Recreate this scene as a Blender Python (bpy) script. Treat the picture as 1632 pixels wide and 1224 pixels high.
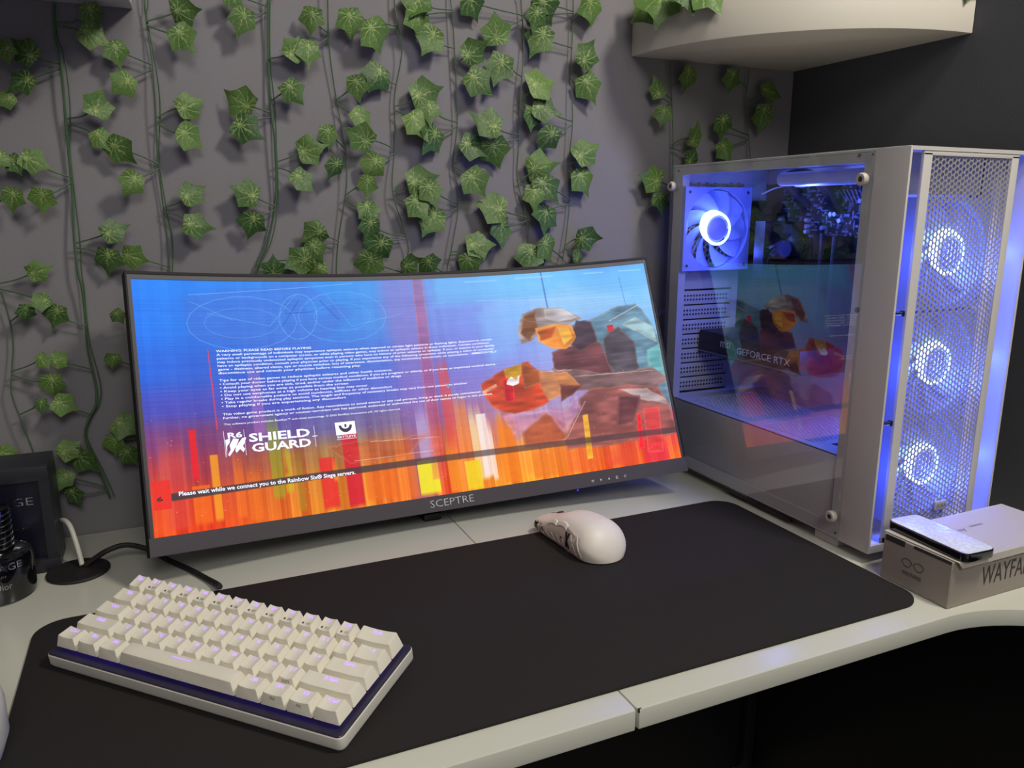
import bpy, bmesh, math, random
import numpy as np
from math import sin, cos, pi, radians, sqrt, atan2
from mathutils import Vector, Matrix

# ------------------------------------------------------------------ scene, camera, world, lights
scene = bpy.context.scene
for o in list(bpy.data.objects):
    bpy.data.objects.remove(o, do_unlink=True)
C = scene.collection
RND = random.Random(11)
NPR = np.random.RandomState(5)

F_PX, YAW, PITCH, ROLL = 1244.51, .423155, .217593, .0014128
CAM = Vector((-.67592, -.79672, .38384))            # metres; the desk top is z = 0, the floor z = -0.75
fw = Vector((sin(YAW) * cos(PITCH), cos(YAW) * cos(PITCH), -sin(PITCH)))
rt = Vector((cos(YAW), -sin(YAW), 0)); up = rt.cross(fw)
r2 = rt * cos(ROLL) + up * sin(ROLL); u2 = -rt * sin(ROLL) + up * cos(ROLL)
cam_data = bpy.data.cameras.new('camera')
cam_data.sensor_fit = 'HORIZONTAL'; cam_data.sensor_width = 36.0
cam_data.lens = F_PX * 36.0 / 1632.0
cam_data.clip_start = .02; cam_data.clip_end = 20
cam = bpy.data.objects.new('camera', cam_data); C.objects.link(cam)
cam.matrix_world = Matrix(((r2.x, u2.x, -fw.x, CAM.x), (r2.y, u2.y, -fw.y, CAM.y), (r2.z, u2.z, -fw.z, CAM.z), (0, 0, 0, 1)))
scene.camera = cam

vs = scene.view_settings
vs.view_transform = 'Standard'; vs.look = 'None'; vs.gamma = 1.0; vs.exposure = 0.0; vs.use_curve_mapping = False

world = bpy.data.worlds.new('room_dusk'); scene.world = world; world.use_nodes = True
bg = world.node_tree.nodes['Background']; bg.inputs[0].default_value = (.84, .88, 1.0, 1); bg.inputs[1].default_value = .35

def lamp(name, kind, loc, power, color, size=.1, parent=None, target=None):
    d = bpy.data.lights.new(name, kind); d.energy = power; d.color = color
    if kind == 'AREA': d.shape = 'DISK'; d.size = size
    else: d.shadow_soft_size = size
    o = bpy.data.objects.new(name, d); C.objects.link(o); o.location = loc
    if target: o.rotation_euler = (Vector(target) - Vector(loc)).to_track_quat('-Z', 'Y').to_euler()
    if parent: o.parent = parent
    return o
# the ceiling lamp of the room, up and behind the photographer's right shoulder
lamp('ceiling_light', 'AREA', (.17, -.78, 1.44), 14.5, (1.0, .95, .83), .26, target=(-.35, .1, .15))
# an added soft fill, no lamp of the room, further back on the left
lamp('rear_fill_light', 'AREA', (-.62, -1.85, 1.45), 15, (1.0, .96, .90), .8, target=(-.2, 0, .2))

# ------------------------------------------------------------------ helpers
def lin(c):
    return tuple(((v / 255.0) / 12.92 if v / 255.0 <= .04045 else ((v / 255.0 + .055) / 1.055) ** 2.4) for v in c)

MATS = {}
def mat(name, rgb, rough=.5, metal=0, spec=.5, noise=0, nscale=40, bump=0, bscale=300, emit=None, estr=0, coat=0, trans=0):
    if name in MATS: return MATS[name]
    m = bpy.data.materials.new(name); m.use_nodes = True
    nt = m.node_tree; b = nt.nodes['Principled BSDF']
    col = (*lin(rgb), 1)
    b.inputs['Base Color'].default_value = col
    b.inputs['Roughness'].default_value = rough; b.inputs['Metallic'].default_value = metal
    b.inputs['Specular IOR Level'].default_value = spec
    b.inputs['Coat Weight'].default_value = coat
    b.inputs['Transmission Weight'].default_value = trans
    if emit: b.inputs['Emission Color'].default_value = (*lin(emit), 1); b.inputs['Emission Strength'].default_value = estr
    tc = nt.nodes.new('ShaderNodeTexCoord')
    if noise:
        n = nt.nodes.new('ShaderNodeTexNoise'); n.inputs['Scale'].default_value = nscale; n.inputs['Detail'].default_value = 4
        nt.links.new(tc.outputs['Object'], n.inputs['Vector'])
        mx = nt.nodes.new('ShaderNodeMix'); mx.data_type = 'RGBA'
        mx.inputs['A'].default_value = tuple(v * (1 - noise) for v in col[:3]) + (1,)
        mx.inputs['B'].default_value = tuple(min(1, v * (1 + noise)) for v in col[:3]) + (1,)
        nt.links.new(n.outputs['Fac'], mx.inputs['Factor']); nt.links.new(mx.outputs['Result'], b.inputs['Base Color'])
    if bump:
        n = nt.nodes.new('ShaderNodeTexNoise'); n.inputs['Scale'].default_value = bscale; n.inputs['Detail'].default_value = 3
        nt.links.new(tc.outputs['Object'], n.inputs['Vector'])
        bp = nt.nodes.new('ShaderNodeBump'); bp.inputs['Strength'].default_value = bump; bp.inputs['Distance'].default_value = .001
        nt.links.new(n.outputs['Fac'], bp.inputs['Height']); nt.links.new(bp.outputs['Normal'], b.inputs['Normal'])
    MATS[name] = m
    return m

MW = {}                                              # world matrix of every parent, known without a depsgraph
def thing(name, label, cat, loc=(0, 0, 0), rotz=0, group=None):
    o = bpy.data.objects.new(name, None); C.objects.link(o); o.empty_display_size = .05
    o.location = loc; o.rotation_euler = (0, 0, rotz)
    o['label'] = label; o['category'] = cat
    if group: o['group'] = group
    MW[o] = Matrix.Translation(loc) @ Matrix.Rotation(rotz, 4, 'Z')
    return o
def tag(o, label, cat, group=None):
    o['label'] = label; o['category'] = cat
    if group: o['group'] = group
    return o
def obj(name, bm, mats, parent=None, world=True, sharp=35, label=None):
    """link a bmesh as one mesh object; world=True: its verts are world coordinates"""
    me = bpy.data.meshes.new(name)
    pm = MW.get(parent, Matrix.Identity(4)) if parent else Matrix.Identity(4)
    if parent and world: bm.transform(pm.inverted())
    bm.normal_update()
    if sharp:
        lim = radians(sharp)
        for f in bm.faces: f.smooth = True
        for e in bm.edges:
            if len(e.link_faces) == 2: e.smooth = e.calc_face_angle(0) < lim
    bm.to_mesh(me); bm.free()
    if not isinstance(mats, (list, tuple)): mats = [mats]
    for m in mats: me.materials.append(m)
    o = bpy.data.objects.new(name, me); C.objects.link(o)
    if parent: o.parent = parent
    MW[o] = pm
    if label: o['label'] = label
    return o
def centre(o):
    """put the origin of a top-level mesh at the middle of its base"""
    co = [v.co for v in o.data.vertices]
    c = Vector(((min(v.x for v in co) + max(v.x for v in co)) / 2, (min(v.y for v in co) + max(v.y for v in co)) / 2, min(v.z for v in co)))
    o.data.transform(Matrix.Translation(-c)); o.location = c; MW[o] = Matrix.Translation(c)
    return o

def new(): return bmesh.new()
def merge(bm, t, M=None, mi=0):
    if M is not None: t.transform(M)
    for f in t.faces: f.material_index = mi
    me = bpy.data.meshes.new('tmp'); t.to_mesh(me); t.free()
    n = len(bm.faces)
    bm.from_mesh(me); bpy.data.meshes.remove(me)
    bm.faces.ensure_lookup_table()
    return [bm.faces[i] for i in range(n, len(bm.faces))]
def box(bm, x0, x1, y0, y1, z0, z1, bev=0, seg=2, mi=0, M=None):
    t = new(); bmesh.ops.create_cube(t, size=1)
    t.transform(Matrix.Translation(((x0 + x1) / 2, (y0 + y1) / 2, (z0 + z1) / 2)) @ Matrix.Diagonal((abs(x1 - x0), abs(y1 - y0), abs(z1 - z0), 1)))
    if bev: bmesh.ops.bevel(t, geom=list(t.edges), offset=bev, segments=seg, affect='EDGES', profile=.6)
    return merge(bm, t, M, mi)
def prism(bm, poly, z0, z1, bev=0, seg=2, mi=0, M=None):
    t = new(); b = [t.verts.new((x, y, z0)) for x, y in poly]
    f = t.faces.new(b); r = bmesh.ops.extrude_face_region(t, geom=[f])
    bmesh.ops.translate(t, verts=[v for v in r['geom'] if isinstance(v, bmesh.types.BMVert)], vec=(0, 0, z1 - z0))
    bmesh.ops.recalc_face_normals(t, faces=t.faces)
    if bev:
        es = [e for e in t.edges if abs(e.verts[0].co.z - e.verts[1].co.z) < 1e-6]
        bmesh.ops.bevel(t, geom=es, offset=bev, segments=seg, affect='EDGES', profile=.6)
    return merge(bm, t, M, mi)
def rrect(x0, x1, y0, y1, r, n=6):
    p = []
    for cx, cy, a in ((x1 - r, y1 - r, 0), (x0 + r, y1 - r, 90), (x0 + r, y0 + r, 180), (x1 - r, y0 + r, 270)):
        for k in range(n + 1):
            t = radians(a + 90 * k / n); p.append((cx + r * cos(t), cy + r * sin(t)))
    return p
def lathe(bm, prof, n=40, M=None, mi=0):
    t = new(); rings = []
    for r, z in prof:
        rings.append([t.verts.new((r * cos(2 * pi * k / n), r * sin(2 * pi * k / n), z)) for k in range(n)] if r > 1e-6 else [t.verts.new((0, 0, z))])
    for a, b in zip(rings[:-1], rings[1:]):
        for k in range(n):
            q = [a[k % len(a)], a[(k + 1) % len(a)], b[(k + 1) % len(b)], b[k % len(b)]]
            u = []
            for v in q:
                if v not in u: u.append(v)
            if len(u) > 2: t.faces.new(u)
    bmesh.ops.recalc_face_normals(t, faces=t.faces)
    return merge(bm, t, M, mi)
def spline(pts, n=8):
    P = [Vector(p) for p in pts]; P = [2 * P[0] - P[1]] + P + [2 * P[-1] - P[-2]]; out = []
    for i in range(1, len(P) - 2):
        for k in range(n):
            t = k / n; a, b, c, d = P[i - 1:i + 3]
            out.append(.5 * ((2 * b) + (c - a) * t + (2 * a - 5 * b + 4 * c - d) * t * t + (3 * b - a - 3 * c + d) * t ** 3))
    out.append(P[-2]); return out
def tube(bm, pts, r, n=8, mi=0, r1=None):
    t = new(); P = [Vector(p) for p in pts]; rings = []; up_ = Vector((.13, .31, .94)).normalized()
    for i, p in enumerate(P):
        d = (P[min(i + 1, len(P) - 1)] - P[max(i - 1, 0)]).normalized()
        a = d.cross(up_)
        if a.length < .05: a = d.cross(Vector((1, 0, 0)))
        a.normalize(); b = d.cross(a).normalized()
        rr = r if r1 is None else r + (r1 - r) * i / (len(P) - 1)
        rings.append([t.verts.new(p + (a * cos(2 * pi * k / n) + b * sin(2 * pi * k / n)) * rr) for k in range(n)])
    for x, y in zip(rings[:-1], rings[1:]):
        for k in range(n): t.faces.new((x[k], x[(k + 1) % n], y[(k + 1) % n], y[k]))
    t.faces.new(rings[0]); t.faces.new(rings[-1])
    bmesh.ops.recalc_face_normals(t, faces=t.faces)
    return merge(bm, t, None, mi)
def frame_M(o, ex, ey):
    ex = Vector(ex).normalized(); ey = Vector(ey).normalized(); ez = ex.cross(ey)
    return Matrix(((ex.x, ey.x, ez.x, o[0]), (ex.y, ey.y, ez.y, o[1]), (ex.z, ey.z, ez.z, o[2]), (0, 0, 0, 1)))

_TX = {}
def glyphs(s, bold=0):
    """flat triangulated lettering: (verts, faces, width, height) from Blender's own font"""
    k = (s, bold)
    if k in _TX: return _TX[k]
    cu = bpy.data.curves.new('t', 'FONT'); cu.body = s; cu.size = 1; cu.resolution_u = 2; cu.offset = bold; cu.fill_mode = 'FRONT'
    o = bpy.data.objects.new('t', cu); C.objects.link(o)
    dg = bpy.context.evaluated_depsgraph_get(); me = bpy.data.meshes.new_from_object(o.evaluated_get(dg))
    vs_ = [(v.co.x, v.co.y) for v in me.vertices]; fs = [tuple(p.vertices) for p in me.polygons]
    bpy.data.objects.remove(o); bpy.data.curves.remove(cu); bpy.data.meshes.remove(me)
    xs = [v[0] for v in vs_] or [0, 1]; ys = [v[1] for v in vs_] or [0, 1]
    _TX[k] = (vs_, fs, min(xs), max(xs), min(ys), max(ys))
    return _TX[k]
def text(bm, s, fn, x0, x1, y0, y1, mi=0, bold=0, fit=True):
    """lay a word into the rectangle x0..x1, y0..y1 of the surface fn(x, y) -> point; y0..y1 is the cap height from the baseline"""
    v, f, a, b, c, d = glyphs(s, bold)
    sy = (y1 - y0) / .72 if not fit else (y1 - y0) / (d - c)
    cc = 0 if not fit else c
    vs_ = [bm.verts.new(fn(x0 + (x - a) / (b - a) * (x1 - x0), y0 + (y - cc) * sy)) for x, y in v]
    for q in f:
        try: fc = bm.faces.new([vs_[i] for i in q]); fc.material_index = mi
        except ValueError: pass
def plane_fn(o, ex, ey):
    o = Vector(o); ex = Vector(ex); ey = Vector(ey)
    return lambda x, y: o + ex * x + ey * y
def perf(bm, fn, W, H, p, r, th, mi=0, keep=None, sides=6):
    """sheet with hexagonally packed holes; fn(x, y, depth) -> point"""
    cx = p * .8660254; R = p / sqrt(3); i = 0
    nx = int(W / cx); nz = int(H / p)
    for i in range(nx + 1):
        for j in range(nz + 1):
            x = i * cx; y = (j + .5 * (i % 2)) * p
            if x > W or y > H: continue
            solid = keep is not None and not keep(x, y)
            O = [bm.verts.new(fn(x + R * cos(k * pi / 3), y + R * sin(k * pi / 3), 0)) for k in range(6)]
            if solid:
                bm.faces.new(O).material_index = mi; continue
            I = [bm.verts.new(fn(x + r * cos(k * pi / 3), y + r * sin(k * pi / 3), 0)) for k in range(6)]
            J = [bm.verts.new(fn(x + r * cos(k * pi / 3), y + r * sin(k * pi / 3), th)) for k in range(6)]
            for k in range(6):
                l = (k + 1) % 6
                bm.faces.new((O[k], O[l], I[l], I[k])).material_index = mi
                bm.faces.new((I[k], I[l], J[l], J[k])).material_index = mi

# ------------------------------------------------------------------ materials
M_wall = mat('wall_paint_grey', (121, 118, 122), .85, noise=.05, nscale=6, bump=.25, bscale=420)
M_wall_shade = mat('wall_paint_shaded', (68, 69, 75), .85, noise=.05, nscale=6, bump=.2, bscale=420)  # the same grey paint, with the right wall's shade put into its colour
M_ceil = mat('ceiling_paint', (200, 198, 194), .9)
M_floor = mat('floor_grey', (120, 112, 100), .6, noise=.2, nscale=12)
M_base = mat('baseboard_paint', (150, 145, 136), .5)
M_desk = mat('desk_white_laminate', (200, 200, 187), .24, noise=.03, nscale=5, bump=.05, bscale=60)
M_shelf = mat('shelf_white', (196, 190, 178), .55)
M_mat = mat('mat_black_cloth', (37, 34, 34), .85, spec=.25, noise=.12, nscale=900, bump=.35, bscale=2200)
M_blackmetal = mat('black_metal', (22, 22, 24), .45)
M_bezel = mat('bezel_black', (20, 19, 22), .6, spec=.3)
M_chin = mat('chin_grey', (70, 64, 68), .42, metal=.25)
M_inner = mat('bezel_inner', (58, 54, 57), .5)
M_chrome = mat('chrome_print', (205, 205, 208), .35, metal=.2)
M_white = mat('steel_white', (196, 192, 188), .42)
M_mesh = mat('mesh_white', (150, 146, 142), .5)
M_cap = mat('keycap_ivory', (228, 222, 205), .5, noise=.03, nscale=60)
M_case = mat('keyboard_case', (205, 201, 190), .4)
M_plate = mat('keyboard_plate', (40, 36, 56), .35)
M_leg = mat('legend_light', (110, 90, 150), .5, emit=(180, 136, 255), estr=1.55)
M_ink = mat('grey_ink', (92, 86, 78), .6)
M_ink2 = mat('dark_ink', (50, 48, 48), .6)
M_led = mat('led_violet', (90, 60, 255), .5, emit=(80, 50, 255), estr=60)
M_mouse = mat('mouse_white', (222, 214, 203), .45)
M_mouse2 = mat('mouse_side', (206, 198, 182), .5)
M_black = mat('black_plastic', (18, 17, 19), .35)
M_rubber = mat('black_rubber', (26, 22, 24), .6)
M_stem = mat('vine_stem', (62, 88, 58), .6, noise=.2, nscale=80)
M_card = mat('card_grey', (150, 140, 130), .7, noise=.04, nscale=30)
M_lid = mat('card_lid_white', (188, 180, 168), .55)
M_pcb = mat('pcb_black', (20, 20, 30), .45, noise=.3, nscale=200)
M_parts = mat('pcb_parts', (120, 124, 140), .35, metal=.5)
M_capac = mat('capacitor', (200, 205, 215), .3, metal=.6)
M_gpu = mat('gpu_dark', (30, 22, 24), .4)
M_fanw = mat('fan_white', (158, 168, 220), .45)
M_hub = mat('fan_hub', (150, 140, 165), .4)
M_ring = mat('case_light', (150, 190, 255), .5, emit=(165, 205, 255), estr=6)
M_ringr = mat('fan_light_rear', (150, 190, 255), .5, emit=(150, 190, 255), estr=7)
M_txt = mat('white_print', (225, 220, 222), .5)
M_glossblack = mat('glass_black', (10, 10, 16), .08, coat=.6)
M_navy = mat('box_navy', (14, 14, 32), .35)
M_boxrim = mat('box_black', (30, 30, 38), .4)
M_silver = mat('silver', (190, 190, 200), .2, metal=1)
M_cablew = mat('cable_white', (190, 188, 178), .5)

def glass_mat():
    m = bpy.data.materials.new('tinted_glass'); m.use_nodes = True; nt = m.node_tree
    for n in list(nt.nodes): nt.nodes.remove(n)
    out = nt.nodes.new('ShaderNodeOutputMaterial'); mx = nt.nodes.new('ShaderNodeMixShader')
    tr = nt.nodes.new('ShaderNodeBsdfTransparent'); tr.inputs[0].default_value = (.95, .96, .97, 1)
    gl = nt.nodes.new('ShaderNodeBsdfGlossy'); gl.inputs['Roughness'].default_value = .012; gl.inputs[0].default_value = (1, 1, 1, 1)
    fr = nt.nodes.new('ShaderNodeFresnel'); fr.inputs[0].default_value = 1.95
    ge = nt.nodes.new('ShaderNodeNewGeometry'); iv = nt.nodes.new('ShaderNodeMath'); iv.operation = 'SUBTRACT'; iv.inputs[0].default_value = 1
    ml = nt.nodes.new('ShaderNodeMath'); ml.operation = 'MULTIPLY'
    nt.links.new(ge.outputs['Backfacing'], iv.inputs[1]); nt.links.new(fr.outputs[0], ml.inputs[0]); nt.links.new(iv.outputs[0], ml.inputs[1])
    nt.links.new(ml.outputs[0], mx.inputs[0]); nt.links.new(tr.outputs[0], mx.inputs[1]); nt.links.new(gl.outputs[0], mx.inputs[2])
    nt.links.new(mx.outputs[0], out.inputs[0]); return m
M_glass = glass_mat()

def leaf_mat():
    m = bpy.data.materials.new('ivy_leaf'); m.use_nodes = True; nt = m.node_tree; b = nt.nodes['Principled BSDF']
    N = nt.nodes.new; Lk = nt.links.new
    uv = N('ShaderNodeUVMap'); uv.uv_map = 'UVMap'
    sp = N('ShaderNodeSeparateXYZ'); Lk(uv.outputs[0], sp.inputs[0])
    def math_(op, a, b_=None, c=None):
        n = N('ShaderNodeMath'); n.operation = op
        for i, v in enumerate((a, b_, c)):
            if v is None: continue
            if isinstance(v, (int, float)): n.inputs[i].default_value = v
            else: Lk(v, n.inputs[i])
        return n.outputs[0]
    x = math_('ADD', sp.outputs[0], .22); y = sp.outputs[1]
    nw = N('ShaderNodeTexNoise'); nw.inputs['Scale'].default_value = 3.5; nw.inputs['Detail'].default_value = 3; Lk(uv.outputs[0], nw.inputs['Vector'])
    ang = math_('ADD', math_('ARCTAN2', y, x), math_('MULTIPLY', math_('SUBTRACT', nw.outputs['Fac'], .5), .7))
    rad = math_('SQRT', math_('ADD', math_('MULTIPLY', x, x), math_('MULTIPLY', y, y)))
    fold = math_('PINGPONG', math_('ADD', ang, 10 * .62), .31)       # rays every 0.62 rad from the leaf's base
    ray = math_('MULTIPLY', fold, rad)
    near = math_('SUBTRACT', 1.0, math_('SMOOTHSTEP', .004, .03, ray)) if False else None
    mr = N('ShaderNodeMapRange'); mr.interpolation_type = 'SMOOTHSTEP'
    mr.inputs['From Min'].default_value = .004; mr.inputs['From Max'].default_value = .030
    mr.inputs['To Min'].default_value = 1; mr.inputs['To Max'].default_value = 0; Lk(ray, mr.inputs['Value'])
    nz = N('ShaderNodeTexNoise'); nz.inputs['Scale'].default_value = 9; nz.inputs['Detail'].default_value = 5; Lk(uv.outputs[0], nz.inputs['Vector'])
    ctr = N('ShaderNodeMapRange'); ctr.inputs['From Min'].default_value = .05; ctr.inputs['From Max'].default_value = .55
    ctr.inputs['To Min'].default_value = 1; ctr.inputs['To Max'].default_value = .15; Lk(rad, ctr.inputs['Value'])
    vein = math_('MULTIPLY', math_('MULTIPLY', mr.outputs[0], ctr.outputs[0]), .5)
    nzr = N('ShaderNodeMapRange'); nzr.inputs['From Min'].default_value = .5; nzr.inputs['From Max'].default_value = .72; Lk(nz.outputs['Fac'], nzr.inputs['Value'])
    blot = math_('MULTIPLY', math_('MULTIPLY', nzr.outputs[0], ctr.outputs[0]), .75)
    fac = math_('MINIMUM', math_('ADD', vein, blot), 1.0)
    at = N('ShaderNodeAttribute'); at.attribute_name = 'tone'
    base = N('ShaderNodeMix'); base.data_type = 'RGBA'
    base.inputs['A'].default_value = (*lin((42, 76, 36)), 1); base.inputs['B'].default_value = (*lin((90, 120, 56)), 1); Lk(at.outputs['Fac'], base.inputs['Factor'])
    mx = N('ShaderNodeMix'); mx.data_type = 'RGBA'; Lk(base.outputs['Result'], mx.inputs['A'])
    mx.inputs['B'].default_value = (*lin((160, 178, 110)), 1); Lk(fac, mx.inputs['Factor'])
    Lk(mx.outputs['Result'], b.inputs['Base Color']); b.inputs['Roughness'].default_value = .5
    b.inputs['Specular IOR Level'].default_value = .4
    bp = N('ShaderNodeBump'); bp.inputs['Strength'].default_value = .4; bp.inputs['Distance'].default_value = .0012
    Lk(mr.outputs[0], bp.inputs['Height']); bp.invert = True; Lk(bp.outputs['Normal'], b.inputs['Normal'])
    return m
M_leaf = leaf_mat()

# ------------------------------------------------------------------ the room
XL, XR, YB = -.981, .2768, .226
def struct(name, bm, m, sharp=0):
    o = obj(name, bm, m, sharp=sharp); o['kind'] = 'structure'; return o
b = new(); box(b, XL - .1, XR + .1, YB, YB + .1, -.75, 1.7); struct('wall_back', b, M_wall)
b = new(); box(b, XR, XR + .1, -2.2, YB, -.75, 1.7); struct('wall_right', b, M_wall_shade)
b = new(); box(b, XL - .1, XL, -2.2, YB, -.75, 1.7); struct('wall_left', b, M_wall)
b = new(); box(b, XL - .1, XR + .1, -2.2, YB + .1, -.85, -.75); struct('floor', b, M_floor)
b = new(); box(b, XL - .1, XR + .1, -2.2, YB + .1, 1.7, 1.8); struct('ceiling', b, M_ceil)
b = new(); box(b, XL, XR, YB - .014, YB, -.75, -.645, bev=.003); struct('baseboard_back', b, M_base, 30)
b = new(); box(b, XR - .014, XR, -2.2, YB - .014, -.75, -.645, bev=.003); struct('baseboard_right', b, M_base, 30)

# ------------------------------------------------------------------ corner desk
desk = thing('corner_desk', 'white two-piece corner desk with a seam, black legs and curved inner front edge', 'desk', (-.352, -.06, -.75))
def arc(cx, cy, r, a0, a1, n=14): return [(cx + r * cos(radians(a0 + (a1 - a0) * k / n)), cy + r * sin(radians(a0 + (a1 - a0) * k / n))) for k in range(n + 1)]
YFD = -.340
b = new()
poly = [(XL + .002, YB - .002), (-.3618, YB - .002), (-.3618, YFD + .004), (-.3632, YFD)] + arc(-.70, YFD - .16, .16, 90, 180, 14) + [(-.86, -1.0), (XL + .002, -1.0)]
prism(b, poly, -.018, 0, bev=.0012); obj('desktop', b, M_desk, desk)
b = new()
poly = [(XR - .002, YB - .002), (XR - .002, -1.0), (.16, -1.0)] + arc(-.005, YFD - .165, .165, 0, 90, 18) + [(-.3592, YFD), (-.3606, YFD + .004), (-.3606, YB - .002)]
prism(b, poly, -.018, 0, bev=.0012); obj('desktop', b, M_desk, desk)
b = new(); box(b, -.3603, -.3590, -.3403, -.3385, -.0030, .00030, bev=.0003); box(b, -.3598, -.3572, -.3395, -.3385, -.0005, .0003)
obj('chipped_corner', b, M_ink2, desk, label='black chip in the white laminate')
for x, y in ((XL + .04, .19), (-.33, .19), (.252, .195), (XL + .04, -.96), (.235, -.96), (-.33, -.30)):
    if (x, y) == (-.33, -.30): continue
    b = new(); box(b, x - .011, x + .011, y - .011, y + .011, -.75, -.018, bev=.002); obj('leg', b, M_blackmetal, desk)
b = new(); box(b, XL + .05, -.345, .184, .196, -.06, -.018, bev=.001); box(b, -.315, .24, .184, .196, -.06, -.018, bev=.001)
obj('frame_rail', b, M_blackmetal, desk)
b = new(); box(b, XL + .05, .24, .200, .206, -.64, -.018, bev=.001); obj('modesty_panel', b, M_blackmetal, desk)
b = new(); box(b, .262, .268, -.95, .18, -.64, -.018, bev=.001); obj('modesty_panel', b, M_blackmetal, desk)

# the black cloth desk mat
b = new(); prism(b, rrect(-.8106, 0, -.3122, 0, .028, 8), .0002, .0034, bev=.0012, seg=2)
rim = obj('desk_mat', b, M_mat); tag(centre(rim), 'large black cloth desk mat with rounded corners across the desk', 'desk mat')

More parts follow.
